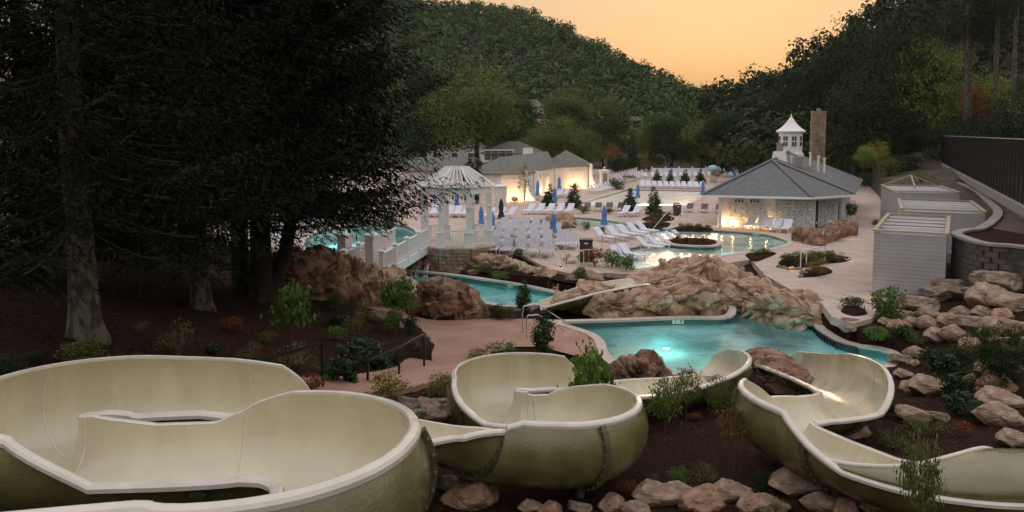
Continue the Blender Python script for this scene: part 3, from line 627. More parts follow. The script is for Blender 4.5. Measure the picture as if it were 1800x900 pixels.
def arc_h(cx, cy_, r, a0, a1, n, z0, z1, lo, prof, outer_right):
    """A bend whose outer wall follows prof: (degrees, height) pairs."""
    pr = sorted(prof); out = []
    for k in range(n + 1):
        a_ = a0 + (a1 - a0) * k / n; h = float(np.interp(a_, [q[0] for q in pr], [q[1] for q in pr])); out.append((cx + r * math.cos(R(a_)), cy_ + r * math.sin(R(a_)), z0 + (z1 - z0) * k / n, lo if outer_right else h, h if outer_right else lo))
    return out
ctrl = [(-9.0, 5.2, 3.25, .7, HI), (-7.0, 5.9, 3.18, .66, HI), (-5.0, 6.45, 3.1, LO, HI)]
ctrl += arc_h(-3.05, 8.22, 1.35, -100, 86, 8, 3.04, 2.93, LO, [(-90, 1.40), (0, 1.34), (86, 1.14)], True)
ctrl += [(-3.5, 9.56, 2.9, LO, .9), (-3.95, 9.55, 2.88, LO, .74), (-4.75, 9.56, 2.85, LO, .74)]
ctrl += arc_h(-5.5, 10.85, 1.28, 264, 90, 8, 2.81, 2.5, .9, [(90, 1.36), (252, 1.36), (264, 1.2)], False)
ctrl += [(-4.6, 12.14, 2.46, 1.36, .98), (-3.9, 12.15, 2.4, 1.3, .95), (-3.2, 12.3, 2.25, .75, .7), (-2.6, 12.75, 2.0, .62, .6), (-2.15, 13.3, 1.78, .62, .6), (-1.65, 13.95, 1.56, .62, .66), (-1.2, 14.4, 1.28, .6, .95), (-.7, 14.68, .98, LO, 1.25), (.0, 14.75, .82, LO, 1.42)]
ctrl += arc_h(.70, 16.03, 1.28, -90, 88, 8, .78, .64, LO, [(-90, 1.42), (0, 1.34), (40, 1.22), (60, 1.12), (80, .76), (88, .76)], True)
ctrl += [(.55, 17.31, .63, LO, .76)]
ctrl += arc_h(.42, 18.47, 1.16, 262, 92, 8, .61, .46, .86, [(92, 1.36), (195, 1.36), (240, LO), (262, LO)], False)
ctrl += [(.9, 19.64, .43, 1.36, .92), (1.45, 19.7, .4, 1.3, .9), (2.4, 20.1, .3, .62, .62), (3.2, 20.75, .15, .55, .55), (4.1, 21.6, -.05, .55, .6), (5.0, 22.5, -.3, .55, .8), (6.0, 23.5, -.52, .55, 1.0), (6.75, 24.7, -.74, .55, 1.2), (6.95, 26.0, -.92, .5, 1.15), (6.8, 27.2, -1.08, .4, 1.0), (6.6, 28.4, -1.2, .2, .55)]
slide('cream lined olive green slide winding in two tight bends at left and centre', ctrl, 2.35, first=1.5)
TW = .72; L2 = .55
ctrl = [(12.2, 12.0, 1.22, TW, TW), (10.8, 12.25, 1.17, TW, TW), (9.6, 12.45, 1.12, TW, TW), (8.5, 12.65, 1.07, TW, TW), (7.6, 12.85, 1.02, TW, TW), (6.95, 13.2, .98, TW, .62), (6.5, 13.75, .94, .72, L2), (6.2, 14.4, .9, .95, L2), (5.9, 15.15, .85, 1.3, L2), (5.6, 16.15, .8, 1.3, L2), (5.78, 17.05, .75, 1.25, L2), (6.45, 17.55, .7, .6, L2), (7.2, 17.9, .64, L2, L2), (7.85, 18.3, .58, L2, L2), (8.4, 19.05, .5, L2, 1.3), (8.58, 20.1, .38, L2, 1.3), (8.62, 21.4, .18, L2, 1.25), (8.75, 23.2, -.18, L2, 1.1), (8.95, 25.2, -.6, L2, 1.0), (9.1, 27, -.95, .4, .9), (9.15, 28.4, -1.2, .25, .5)]
rs = slide('cream lined olive green slide coming out from under a covered tube at right', ctrl, 2.35, first=2.2)
# the cover over its upper run: a shallow green vault with a pale lip, cut back slantwise
cc = catmull([q[:3] for q in ctrl[:8]], 10); Tq = np.gradient(cc, axis=0); Tq /= np.linalg.norm(Tq, axis=1)[:, None]; Sq = np.stack([-Tq[:, 1], Tq[:, 0], Tq[:, 0] * 0], 1); hw = RT * math.sin(wall_angle(TW)) + .07
Vl, lip = [], []; cc0 = cc - np.array(ctrl[0][:3]); nu = 16
for i in range(len(cc)):
    x = cc[i, 0]; f = float(np.clip((x - 6.3) / 2.1, 0, 1)); f = f ** .85
    a = cc0[i] + Sq[i] * hw + (0, 0, TW + .03); b = cc0[i] - Sq[i] * hw + (0, 0, TW + .03)
    if f <= 0: continue
    rowp = [a + (b - a) * (u * f) + np.array([0, 0, .42]) * math.sin(math.pi * min(1, max(0, u * f))) ** .5 * min(1, .15 + f) + Sq[i] * .12 * math.sin(math.pi * min(1, u * f * 2)) for u in np.linspace(0, 1, nu)]; Vl.append(rowp)
    if f < 1: lip.append(rowp[-1])
Vl = np.array(Vl); m_ = len(Vl); I = np.arange(m_ * nu).reshape(m_, nu); Q = np.stack([I[:-1, :-1], I[1:, :-1], I[1:, 1:], I[:-1, 1:]], -1).reshape(-1, 4)
me = mesh_np('tube_cover', Vl.reshape(-1, 3), Q, M['green'], True); bm = bmesh.new(); bm.from_mesh(me); bmesh.ops.recalc_face_normals(bm, faces=bm.faces); bmesh.ops.solidify(bm, geom=bm.faces[:], thickness=.03); bm.to_mesh(me); bm.free(); link('tube_cover', me, rs)
MB().tube(lip, .045, 8).build('lip', M['rim'], rs, True)
ctrl = [(6.4, 38.75, -.15, .35, .35), (5.8, 38.45, -.25, .5, .5), (4.9, 38.0, -.42, .62, .62), (3.6, 37.5, -.66, .7, .7), (2.5, 37.2, -.85, .62, .62), (1.4, 37.1, -1.0, .4, .4)]
slide('small slide coming out of the rocks towards the river pool', ctrl, 2.0, first=1.3)
# ------------------------------------------------------------------ vegetation
def leaf_faces(C, size, rg, aspect=.55, droop=.3, up=.3, D=None, Nr=None, jit=.34):
    """One four-cornered leaf at every point of C."""
    n = len(C); s = size * rg.uniform(.6, 1.35, n)
    d = rg.normal(size=(n, 3)) if D is None else D + rg.normal(size=(n, 3)) * .35
    d[:, 2] -= droop; d /= np.linalg.norm(d, axis=1)[:, None] + 1e-9
    u = rg.normal(size=(n, 3)); u[:, 2] += up; w = np.cross(d, u); w /= np.linalg.norm(w, axis=1)[:, None] + 1e-9
    if Nr is not None:
        u = Nr + rg.normal(size=(n, 3)) * jit; u /= np.linalg.norm(u, axis=1)[:, None] + 1e-9; d = d - u * np.sum(d * u, 1)[:, None]; d /= np.linalg.norm(d, axis=1)[:, None] + 1e-9; w = np.cross(d, u)
    a = C - d * s[:, None] * .5; b = C + d * s[:, None] * .5; nrm = np.cross(w, d)
    V = np.stack([a, C + w * (s * aspect * .5)[:, None] + nrm * (s * .08)[:, None], b, C - w * (s * aspect * .5)[:, None] + nrm * (s * .08)[:, None]], 1).reshape(-1, 3)
    return V, np.arange(n * 4).reshape(n, 4)
def crown_points(seed, clumps, per, lobes=7, spread=.5, cl=.075, squash=1.0, z0=.28, shape='round'):
    """Leaf points of a crown in a unit tree: height 1, width about 1."""
    rg = np.random.default_rng(seed); out = []
    L = []
    if shape == 'round':
        L.append((0, 0, .62, .36, .36, .34))
        for k in range(lobes):
            a = 2.4 * k + rg.uniform(-.4, .4); h = rg.uniform(z0 + .1, .86); r = rg.uniform(.16, .30) * (1.1 - abs(h - .55))
            L.append((math.cos(a) * r, math.sin(a) * r, h, *(rg.uniform(.15, .24, 2)), rg.uniform(.12, .19)))
    elif shape == 'cone':
        for k in range(16):
            h = z0 + (1 - z0) * (k / 16); r = .36 * (1 - h) / (1 - z0) + .03; L.append((0, 0, h + .03, r, r, .06 + .04 * (1 - h)))
    elif shape == 'tall':
        for k in range(9):
            h = z0 + (.95 - z0) * k / 9; r = .2 * math.sin(math.pi * (k + 1.2) / 11) + .05; a = rg.uniform(0, 6.28); L.append((math.cos(a) * .06, math.sin(a) * .06, h, r, r, .09))
    global CNORM; NN_ = []
    wts = np.array([l[3] * l[4] for l in L]); wts /= wts.sum()
    for k in range(clumps):
        l = L[rg.choice(len(L), p=wts)]; d = rg.normal(size=3); d /= np.linalg.norm(d); rr = rg.uniform(.45, 1.0) ** .5
        c = np.array(l[:3]) + d * np.array(l[3:]) * rr * rg.uniform(.9, 1.12)
        m = int(per * rg.uniform(.5, 1.5)); q = rg.normal(size=(m, 3)) * cl * np.array([1, 1, .6]) * rg.uniform(.6, 1.3)
        out.append(c + q); nn_ = q / (cl * .9) + d * 1.1 + np.array([0, 0, .5]); NN_.append(nn_ / (np.linalg.norm(nn_, axis=1)[:, None] + 1e-9))
    CNORM = np.vstack(NN_)
    return np.vstack(out)
def trunk_mesh(seed, m, h=.75, r=.022, limbs=6, lean=.03, z0=.25):
    rg = np.random.default_rng(seed); mb = MB(); pts = [(rg.normal() * lean * k / 4, rg.normal() * lean * k / 4, h * k / 5 - .02) for k in range(6)]
    mb.tube(pts, [r * 1.35, r, r * .85, r * .7, r * .5, r * .25], 8)
    for k in range(limbs):
        a = 2.4 * k + rg.uniform(-.3, .3); i = 1 + k % 4; b = Vector(pts[i]); b = b.lerp(Vector(pts[min(5, i + 1)]), rg.random()); 
        if b.z < z0 * .7: b.z = z0 * .8
        L = rg.uniform(.18, .32); e = b + Vector((math.cos(a) * L, math.sin(a) * L, L * rg.uniform(.5, 1.1))); md = b.lerp(e, .5) + Vector((0, 0, -.02))
        mb.tube([b, md, e], [r * .45, r * .3, r * .1], 6)
    return mb.mesh('trunk', m, True)
CROWN, TRUNK = {}, {}
def crown(key, seed, clumps, per, size, m, shape='round', z0=.28, lobes=7, cl=.075, aspect=.6):
    rg = np.random.default_rng(seed + 5); C_ = crown_points(seed, clumps, per, lobes, z0=z0, shape=shape, cl=cl); V, Q = leaf_faces(C_, size, rg, aspect, Nr=CNORM)
    CROWN[key] = mesh_np('crown', V, Q, M[m])
for i, s in enumerate((11, 12, 13)):
    crown('far%d' % i, s, 270, 46, .026, z0=.12, m= ['leaf_mid', 'leaf_dark', 'leaf_mid'][i]); TRUNK['far%d' % i] = trunk_mesh(s, M['barkdark'])
crown('fardark0', 21, 270, 46, .026, 'leaf_rightfar', z0=.12); crown('fardark1', 22, 270, 46, .026, 'leaf_rightfar', lobes=9, z0=.12); crown('farlight', 23, 280, 46, .024, 'leaf_light', lobes=10, z0=.12); crown('faryellow', 24, 160, 30, .034, 'leaf_yellow'); crown('farbrown', 25, 70, 16, .040, 'leaf_brown'); crown('fartall', 26, 260, 40, .028, 'leaf_dark', 'tall', .1); crown('farcone', 27, 260, 40, .026, 'leaf_dark', 'cone', .06); crown('farred', 28, 120, 26, .036, 'leaf_red')
for k in ('fardark0', 'fardark1', 'farlight', 'faryellow', 'farbrown', 'fartall', 'farcone', 'farred'): TRUNK[k] = trunk_mesh(sum(map(ord, k)), M['barkdark'], limbs=6)
def tree(kind, loc, h, w, label, group=None, name='deciduous_tree', rz=None, sink=.0):
    t = thing(name, label, 'tree', (loc[0], loc[1], loc[2] - sink), rz if rz is not None else random.uniform(0, 6.28), group)
    t.scale = (w, w, h); link('trunk', TRUNK[kind], t); link('crown', CROWN[kind], t); return t
def tree_px(kind, px, pytop, pybase, wpx, Y, label, name='deciduous_tree', group=None):
    a = PY(px, pybase, Y); b = PY(px, pytop, Y); return tree(kind, a, b[2] - a[2], wpx / F * Y * 1.15, label, group, name)
# --- hills
def hill(name, ridge_px, Y0, Y1, xpad, label, seed, treeh):
    pr = np.array([PY(a, b, Y1) for a, b in ridge_px]); gx_ = np.linspace(pr[0, 0] - xpad[0], pr[-1, 0] + xpad[1], 70); gy_ = np.linspace(Y0, Y1 + 160, 44)
    A, B = np.meshgrid(gx_, gy_); rz_ = np.interp(A * (Y1 / np.maximum(B, Y1)), pr[:, 0], pr[:, 2] - treeh)
    t = sstep(Y0, Y1, B); back = sstep(Y1, Y1 + 160, B)
    Z = rz_ * t * (1 - .55 * back) + 3.5 * fbm(np.stack([A.ravel() / 35, B.ravel() / 35, A.ravel() * 0], 1), 3, seed).reshape(A.shape) * t - 1.0
    ii = np.arange(A.size).reshape(A.shape); Q = np.stack([ii[:-1, :-1], ii[:-1, 1:], ii[1:, 1:], ii[1:, :-1]], -1).reshape(-1, 4)
    tag(link(name, mesh_np(name, np.stack([A, B, Z], -1).reshape(-1, 3), Q, M['soil'], True)), label, 'hill', kind='structure')
    def zf(x, y):
        r_ = np.interp(x * (Y1 / np.maximum(y, Y1)), pr[:, 0], pr[:, 2] - treeh); tt = sstep(Y0, Y1, y)
        return r_ * tt * (1 - .55 * sstep(Y1, Y1 + 160, y)) + 3.5 * fbm(np.stack([x / 35, y / 35, x * 0], 1), 3, seed) * tt - 1.0
    return zf
def forest(name, pts, hts, m, label, seed, per=300, leafs=1.15):
    rg = np.random.default_rng(seed); base = []
    for k in range(6): base.append((crown_points(500 + seed + k, 34, int(per / 34), 5, z0=.15, cl=.07), CNORM.copy()))
    CC, SS = [], []
    for p, h in zip(pts, hts):
        b, bn = base[rg.integers(6)]; a = rg.uniform(0, 6.28); c, s = math.cos(a), math.sin(a); w = h * rg.uniform(.75, 1.05)
        q = np.stack([(b[:, 0] * c - b[:, 1] * s) * w, (b[:, 0] * s + b[:, 1] * c) * w, b[:, 2] * h], 1) + p; CC.append(q); SS.append(np.stack([bn[:, 0] * c - bn[:, 1] * s, bn[:, 0] * s + bn[:, 1] * c, bn[:, 2]], 1))
    CC = np.vstack(CC); V, Q = leaf_faces(CC, leafs, rg, .8, Nr=np.vstack(SS), jit=.14); o = link(name, mesh_np(name, V, Q, M[m])); return tag(o, label, 'forest', kind='stuff')
zl = hill('hill', [(500, -40), (720, -14), (850, -8), (900, 6), (950, 14), (1000, 42), (1050, 68), (1100, 96), (1150, 124), (1200, 152), (1250, 180), (1300, 205), (1400, 225)], 190, 480, (40, 30), 'wooded hill rising behind the pool houses', 5, 16.5)
rg = np.random.default_rng(3); sp = 8.4; A, B = np.meshgrid(np.arange(-105, 175, sp), np.arange(205, 520, sp * 1.05)); A = A + rg.uniform(-2.4, 2.4, A.shape); B = B + rg.uniform(-2.4, 2.4, B.shape)
A, B = A.ravel(), B.ravel(); pxl = 900 + A / B * F; keep = (pxl > 640) & (pxl < 1420); A, B = A[keep], B[keep]
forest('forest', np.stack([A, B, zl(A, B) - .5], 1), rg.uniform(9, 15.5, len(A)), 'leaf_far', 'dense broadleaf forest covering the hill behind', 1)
zr = hill('hill', [(1200, 225), (1260, 212), (1300, 196), (1350, 184), (1400, 148), (1450, 116), (1500, 70), (1550, 30), (1600, -20), (1700, -80), (1900, -130)], 115, 210, (5, 60), 'dark wooded slope rising at the right', 9, 0)
rg = np.random.default_rng(4); A, B = np.meshgrid(np.arange(20, 175, 5.5), np.arange(118, 225, 5.5)); A = A + rg.uniform(-2, 2, A.shape); B = B + rg.uniform(-2, 2, B.shape)
A, B = A.ravel(), B.ravel(); pxl = 900 + A / B * F; keep = (pxl > 1235) & (pxl < 1850) & (A > 34 + (B - 118) * .1); A, B = A[keep], B[keep]
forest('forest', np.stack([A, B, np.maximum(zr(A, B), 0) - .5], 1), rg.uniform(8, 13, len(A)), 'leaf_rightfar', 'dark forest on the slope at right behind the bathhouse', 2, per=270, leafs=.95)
# --- single trees of the middle distance
for a in [('far0', 838, 108, 285, 170, 128, 'big round tree with dense crown behind the pool houses'), ('far1', 765, 120, 290, 120, 140, 'dark tree half hidden behind the big spruce'), ('far2', 985, 205, 300, 95, 138, 'round olive green tree behind the hipped pool house'), ('far0', 1022, 225, 305, 80, 142, 'green tree right of the hipped pool house roof'), ('far2', 948, 222, 300, 80, 150, 'bushy tree between the two grey roofs'),
          ('farcone', 1085, 228, 302, 42, 150, 'dark narrow evergreen left of the lawn pillar'), ('farcone', 1112, 232, 302, 40, 152, 'dark narrow evergreen behind the young yellow tree'), ('far1', 1060, 205, 300, 70, 168, 'dim tree standing at the foot of the hill'), ('far1', 1180, 205, 300, 90, 158, 'broad dark green tree behind the white fence'), ('far2', 1140, 215, 300, 60, 162, 'slender green tree behind the white fence'),
          ('far0', 1232, 205, 300, 85, 156, 'green tree right of the broad dark one'), ('far1', 1285, 195, 300, 90, 150, 'dark tree behind the brown leaved young tree'), ('far2', 1330, 210, 300, 80, 160, 'tree rising left of the cupola'), ('faryellow', 1345, 228, 290, 66, 132, 'yellowish green tree just left of the white cupola'), ('far1', 905, 165, 280, 90, 170, 'dark tree behind the right side of the big round tree'),
          ('far0', 1000, 150, 230, 90, 215, 'pale tree on the lower hillside above the red roof'), ('far2', 1065, 170, 235, 70, 225, 'grey green tree on the lower hillside'),
          ('fardark0', 1395, 108, 285, 75, 150, 'tall dark tree with ragged top against the sunset'), ('fardark1', 1455, 60, 300, 110, 140, 'tall dark tree whose crown stands out against the sky'), ('fardark0', 1510, 12, 300, 120, 132, 'dark tree at the top of the right skyline'), ('fardark1', 1330, 148, 290, 100, 165, 'low dark tree at the dip of the skyline'), ('fardark0', 1565, 10, 310, 150, 120, 'massive dark tree above the retaining wall'),
          ('fardark1', 1500, 120, 320, 120, 108, 'dark tree behind the stone chimney'), ('farlight', 1640, 62, 300, 150, 118, 'light green maple standing before the dark slope'), ('farlight', 1735, 125, 290, 110, 112, 'green maple right of the light one'), ('farred', 1712, 150, 260, 60, 106, 'small reddish tree between the two maples'), ('fardark0', 1590, 190, 300, 90, 116, 'dark bushy tree below the light maple'), ('fardark1', 1690, 190, 330, 120, 104, 'dark bush behind the tall black fence'), ('fardark0', 1790, 140, 330, 140, 85, 'dark tree at the right edge behind the fence'),
          ('faryellow', 1538, 245, 295, 50, 85, 'yellow green shrub tree beside the upper path'), ('farlight', 1520, 255, 300, 34, 80, 'small light green tree beside the upper path')]:
    tree_px(*a)
# tall pines at the upper right: bare trunks with high crowns
for i, (px, Y, r, tp, lb) in enumerate([(1697, 104, .45, 20, 'tall pine with straight bare trunk behind the maples'), (1745, 98, .32, 18, 'slim pine trunk right of the tall pine'), (1777, 92, .28, 19, 'thin pine trunk near the right edge'), (1690, 116, .3, 20, 'thin pale pine trunk left of the tall pine')]):
    b = PY(px, 236, Y); tp += 8; t = thing('pine_tree', lb, 'tree', (b[0], b[1], b[2] - 2)); MB().tube([(0, 0, 0), (.1, 0, 6), (.0, .1, 12), (-.1, 0, tp + 4)], [r * 1.2, r, r * .85, r * .4], 10).build('trunk', M['bark'], t, True)
    rgc = np.random.default_rng(60 + i); C_ = crown_points(60 + i, 150, 50, 9, z0=.2, cl=.06) * np.array([13, 13, 14.]) + np.array([0, 0, tp * .42]); V, Q = leaf_faces(C_, .38, rgc, .35); link('crown', mesh_np('crown', V, Q, M['leaf_rightfar']), t)
# --- big spruces
def spruce(loc, H, rad, z_low, seed, label, tr, nb=120, trunk_m='bark', rng_az=None, zmax=None, lean=(0, 0), nd=.19):
    rg = np.random.default_rng(seed); t = thing('spruce_tree', label, 'tree', loc)
    mb = MB(); zz_ = [-.4, 0, .2, .45, .8, 1.3, 2, 3, 4.5, 6.5, 9, 12, 16, 20, H]; pts = [(lean[0] * z + .05 * math.sin(z * .7 + seed), lean[1] * z, z) for z in zz_]; mb.tube(pts, [tr * 1.5, tr * 1.36, tr * 1.24, tr * 1.15, tr * 1.08, tr * 1.02, tr * .97, tr * .93, tr * .88, tr * .82, tr * .74, tr * .64, tr * .5, tr * .36, .03], 24)
    tv = np.array(mb.v); a_ = np.arctan2(tv[:, 1], tv[:, 0]); fl = 1 + .34 * np.exp(-np.maximum(tv[:, 2], 0) / .3) * (np.sin(a_ * 5 + seed) * .6 + .4 * np.sin(a_ * 3 + 1)) + .05 * fbm(tv * 2, 3, seed); tv[:, 0] *= fl; tv[:, 1] *= fl; mb.v = [tuple(v) for v in tv]
    mb.build('trunk', M[trunk_m], t, True)
    zmax = zmax or H; CC, DD, SZ = [], [], []; wood = MB()
    for k in range(nb):
        z = z_low + (zmax - z_low) * (k + rg.random()) / nb; az = rg.uniform(0, 6.28) if rng_az is None else rg.uniform(*rng_az)
        L = rad * (1 - (z / H) ** 1.4) * rg.uniform(.7, 1.08) + .5; n = max(5, int(L / .26)); s = np.linspace(0, 1, n)
        x = L * s; dz = -.16 * L * s + .16 * L * s ** 2.4 - .12 * L * np.sin(s * math.pi) * rg.uniform(.2, 1)
        dirv = np.array([math.cos(az), math.sin(az), 0]); side = np.array([-math.sin(az), math.cos(az), 0]); base = np.array([lean[0] * z, lean[1] * z, z])
        ax = base + dirv * x[:, None] + np.array([0, 0, 1.]) * dz[:, None]
        wood.tube(list(ax[:max(3, int(n * .6)):2]), .028, 4, False)
        for j in range(1, n):
            for sd_ in (-1, 1):
                l2 = (.25 + .30 * L * (1 - s[j]) ** .8 * min(1, s[j] * 4)) * rg.uniform(.6, 1.2)
                m = max(4, int(l2 / (nd * .4))); q = np.linspace(.03, 1, m)
                d2 = side * sd_ * .8 + dirv * .65; d2 = d2 / np.linalg.norm(d2)
                pp = ax[j] + d2 * (q * l2)[:, None] + np.array([0, 0, -1.]) * (.38 * l2 * q ** 1.6 * rg.uniform(.3, 1.5))[:, None]
                CC.append(pp); dd = np.tile(d2, (m, 1)); dd[:, 2] -= .6 * q; DD.append(dd)
    CC = np.vstack(CC); DD = np.vstack(DD); V, Q = leaf_faces(CC + rg.normal(size=CC.shape) * nd * .16, nd, rg, .26, .1, 1.6, DD)
    ni = int(nb * 60); zz = rg.uniform(z_low + .3, zmax, ni); aa = rg.uniform(0, 6.28, ni); rr = np.sqrt(rg.random(ni)) * rad * .72 * (1 - (zz / H) ** 1.4)
    CI = np.stack([rr * np.cos(aa) + lean[0] * zz, rr * np.sin(aa) + lean[1] * zz, zz - rr * .08], 1); V2, Q2 = leaf_faces(CI, nd * 1.6, rg, .28, .3, 1.0)
    Q = np.vstack([Q, Q2 + len(V)]); V = np.vstack([V, V2])
    link('crown', mesh_np('crown', V, Q, M['spruce']), t); wood.build('boughs', M['barkdark'], t)
    return t
def on(px, py, Y): 
    p = PY(px, py, Y); return (p[0], p[1], gz(p[0], p[1]))
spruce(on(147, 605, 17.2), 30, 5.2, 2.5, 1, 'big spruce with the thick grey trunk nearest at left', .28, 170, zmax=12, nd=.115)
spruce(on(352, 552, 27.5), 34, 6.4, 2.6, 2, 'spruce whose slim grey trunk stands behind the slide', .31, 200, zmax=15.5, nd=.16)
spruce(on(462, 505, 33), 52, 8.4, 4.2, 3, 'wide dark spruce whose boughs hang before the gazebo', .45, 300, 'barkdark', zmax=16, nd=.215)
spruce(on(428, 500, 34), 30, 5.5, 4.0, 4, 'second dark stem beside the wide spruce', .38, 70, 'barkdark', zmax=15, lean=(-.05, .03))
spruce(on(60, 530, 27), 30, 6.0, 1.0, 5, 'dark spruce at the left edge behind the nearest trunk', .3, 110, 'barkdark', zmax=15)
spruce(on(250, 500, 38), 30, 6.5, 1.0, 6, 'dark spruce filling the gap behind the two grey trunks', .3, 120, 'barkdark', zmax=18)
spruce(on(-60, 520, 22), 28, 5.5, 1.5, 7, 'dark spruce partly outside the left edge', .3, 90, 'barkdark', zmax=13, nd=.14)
# leaning stem of the wide spruce
p0 = on(470, 500, 33.2); t = thing('leaning_stem', 'dark leaning stem rising right from the wide spruce', 'tree', p0)
MB().tube([(0, 0, -.3), (.25, 0, .8), (.75, .1, 2.0), (1.0, .2, 3.4), (1.0, .3, 5.5)], [.42, .36, .3, .26, .2], 14).build('trunk', M['barkdark'], t, True)
rgc = np.random.default_rng(77); C_ = np.vstack([rgc.normal(size=(60, 3)) * (.5, .5, .35) + rgc.uniform((0, -.6, 4.2), (2.4, .8, 6.2)) for _ in range(26)]); V, Q = leaf_faces(C_, .22, rgc, .3, .5, 1.2); link('crown', mesh_np('crown', V, Q, M['spruce']), t)

# --- shrubs and saplings, unit plants: height 1, width about 1
PL = {}
def plant_mesh(key, seed, clumps, per, size, m, shape='round', stem_h=.35, stems=4, cl=.09, z0=.1, stem_r=.012, aspect=.55, lobes=6, droop=.3, zl=0.0):
    rg = np.random.default_rng(seed); C_ = crown_points(seed, clumps, per, lobes, z0=z0, shape=shape, cl=cl); C_[:, 2] = np.where(zl > 0, zl + (1 - zl) * C_[:, 2], C_[:, 2]); V, Q = leaf_faces(C_, size, rg, aspect, droop, Nr=CNORM if shape in ('cone', 'tall') else None)
    mb = MB()
    for k in range(stems):
        a = rg.uniform(0, 6.28); e = rg.uniform(.05, .25) if stems > 1 else .02
        mb.tube([(0, 0, -.03), (math.cos(a) * e * .4, math.sin(a) * e * .4, stem_h), (math.cos(a) * e, math.sin(a) * e, min(.9, stem_h + .45))], [stem_r, stem_r * .7, stem_r * .3], 6)
    PL[key] = (mesh_np('leaves', V, Q, M[m]), mb.mesh('stem', M['twig'], True))
plant_mesh('sap_broad', 31, 80, 9, .10, 'leaf_bright', 'round', .5, 1, .07, .2, .012, .62, 8, .8, zl=.22)
plant_mesh('sap_fine', 32, 90, 16, .05, 'leaf_mid', 'round', .6, 1, .065, .15, .013, .5, 7, zl=.36)
plant_mesh('sap_red', 33, 80, 14, .05, 'leaf_brown', 'round', .6, 1, .07, .15, .013, .5, 7, zl=.36)
plant_mesh('holly', 34, 260, 16, .05, 'leaf_holly', 'cone', .1, 1, .045, .02, .012, .6)
plant_mesh('column', 35, 200, 16, .05, 'leaf_holly', 'tall', .1, 1, .05, .04, .012, .6)
plant_mesh('bush', 36, 110, 14, .075, 'leaf_mid', 'round', .2, 5, .085, .05, .012)
plant_mesh('bush_dark', 37, 120, 14, .07, 'leaf_dark', 'round', .2, 5, .085, .05, .012)
plant_mesh('bush_yellow', 38, 70, 12, .075, 'leaf_yellow', 'round', .25, 6, .09, .1, .012)
plant_mesh('bush_light', 39, 90, 12, .085, 'leaf_bright', 'round', .2, 5, .085, .05, .012)
plant_mesh('bush_red', 40, 70, 12, .08, 'leaf_red', 'round', .25, 6, .09, .1, .012)
plant_mesh('thin', 41, 60, 8, .055, 'leaf_mid', 'round', .35, 7, .09, .15, .010)
plant_mesh('hosta', 42, 40, 14, .16, 'leaf_holly', 'round', .15, 5, .10, .0, .012, .6, 5, .5)
plant_mesh('pine', 43, 130, 30, .14, 'leaf_dark', 'round', .2, 5, .05, .05, .014, .07, 7, .0)
def plant(px, py, wpx, hpx, kind, label, name='shrub', group=None, p=None):
    p = GP(px, py) if p is None else np.asarray(p, float); s = p[1] / F; t = thing(name, label, 'sapling' if name == 'sapling' else 'shrub', (p[0], p[1], p[2]), random.uniform(0, 6.28), group)
    t.scale = (wpx * s * 1.15, wpx * s * 1.15, hpx * s * 1.02); link('leaves', PL[kind][0], t); link('stem', PL[kind][1], t); return t
# ------------------------------------------------------------------ retaining wall, fence, cabanas at the right
def wall_along(line, t): 
    L_ = np.concatenate([[0], np.cumsum(np.linalg.norm(np.diff(line, axis=0), axis=1))]); return np.array([np.interp(t, L_, line[:, k]) for k in range(2)]), L_[-1]
rw = thing('retaining_wall', 'curved dark retaining wall of concrete blocks behind the cabanas', 'wall', (WALL_LINE[20][0], WALL_LINE[20][1], 0)); o0 = np.array([WALL_LINE[20][0], WALL_LINE[20][1], 0])
_, LT = wall_along(WALL_LINE, 0)
bmk = MB(); nB = 0; bw, bh = .52, .25
for rI in range(11):
    t = (rI % 2) * bw / 2; z = .02 + rI * bh
    while t + bw < LT:
        a, _ = wall_along(WALL_LINE, t + bw / 2); b, _ = wall_along(WALL_LINE, t + bw * .6); d = b - a; ang = math.atan2(d[1], d[0])
        nrm = np.array([-math.sin(ang), math.cos(ang)]); 
        if a[1] < 52 and a[0] > 18 and t > 3.0 and nB < 300:
            mb = MB().box((0, 0, 0), (bw - .02, .32 + random.uniform(-.02, .02), bh - .018)); o = mb.build('block', M['block'], rw); o.location = (a[0] - o0[0], a[1] - o0[1], z + bh / 2); o.rotation_euler = (0, 0, ang); nB += 1
        else: bmk.box((a[0] - o0[0], a[1] - o0[1], z + bh / 2), (bw - .02, .32, bh - .018), ang)
        t += bw
bo = bmk.build('far_blocks', M['block'], rw); bo['kind'] = 'stuff'
core = MB(); V = [(p[0] - o0[0], p[1] - o0[1], z) for z in (-.4, 2.74) for p in WALL_LINE]; n = len(WALL_LINE); core.add(V, [(i, i + 1, n + i + 1, n + i) for i in range(n - 1)]).build('core', M['mortar'], rw)
T_ = np.gradient(WALL_LINE, axis=0); T_ /= np.linalg.norm(T_, axis=1)[:, None]; N_ = np.stack([-T_[:, 1], T_[:, 0]], 1)
cap = MB(); V = []
for p, q in zip(WALL_LINE - o0[:2], N_):
    for off, z in ((.24, 2.76), (.24, 2.87), (-.24, 2.87), (-.24, 2.76)): V.append((p[0] + q[0] * off, p[1] + q[1] * off, z))
cap.add(V, [(i * 4 + j, i * 4 + (j + 1) % 4, i * 4 + 4 + (j + 1) % 4, i * 4 + 4 + j) for i in range(n - 1) for j in range(4)]).build('cap', M['kerb'], rw)
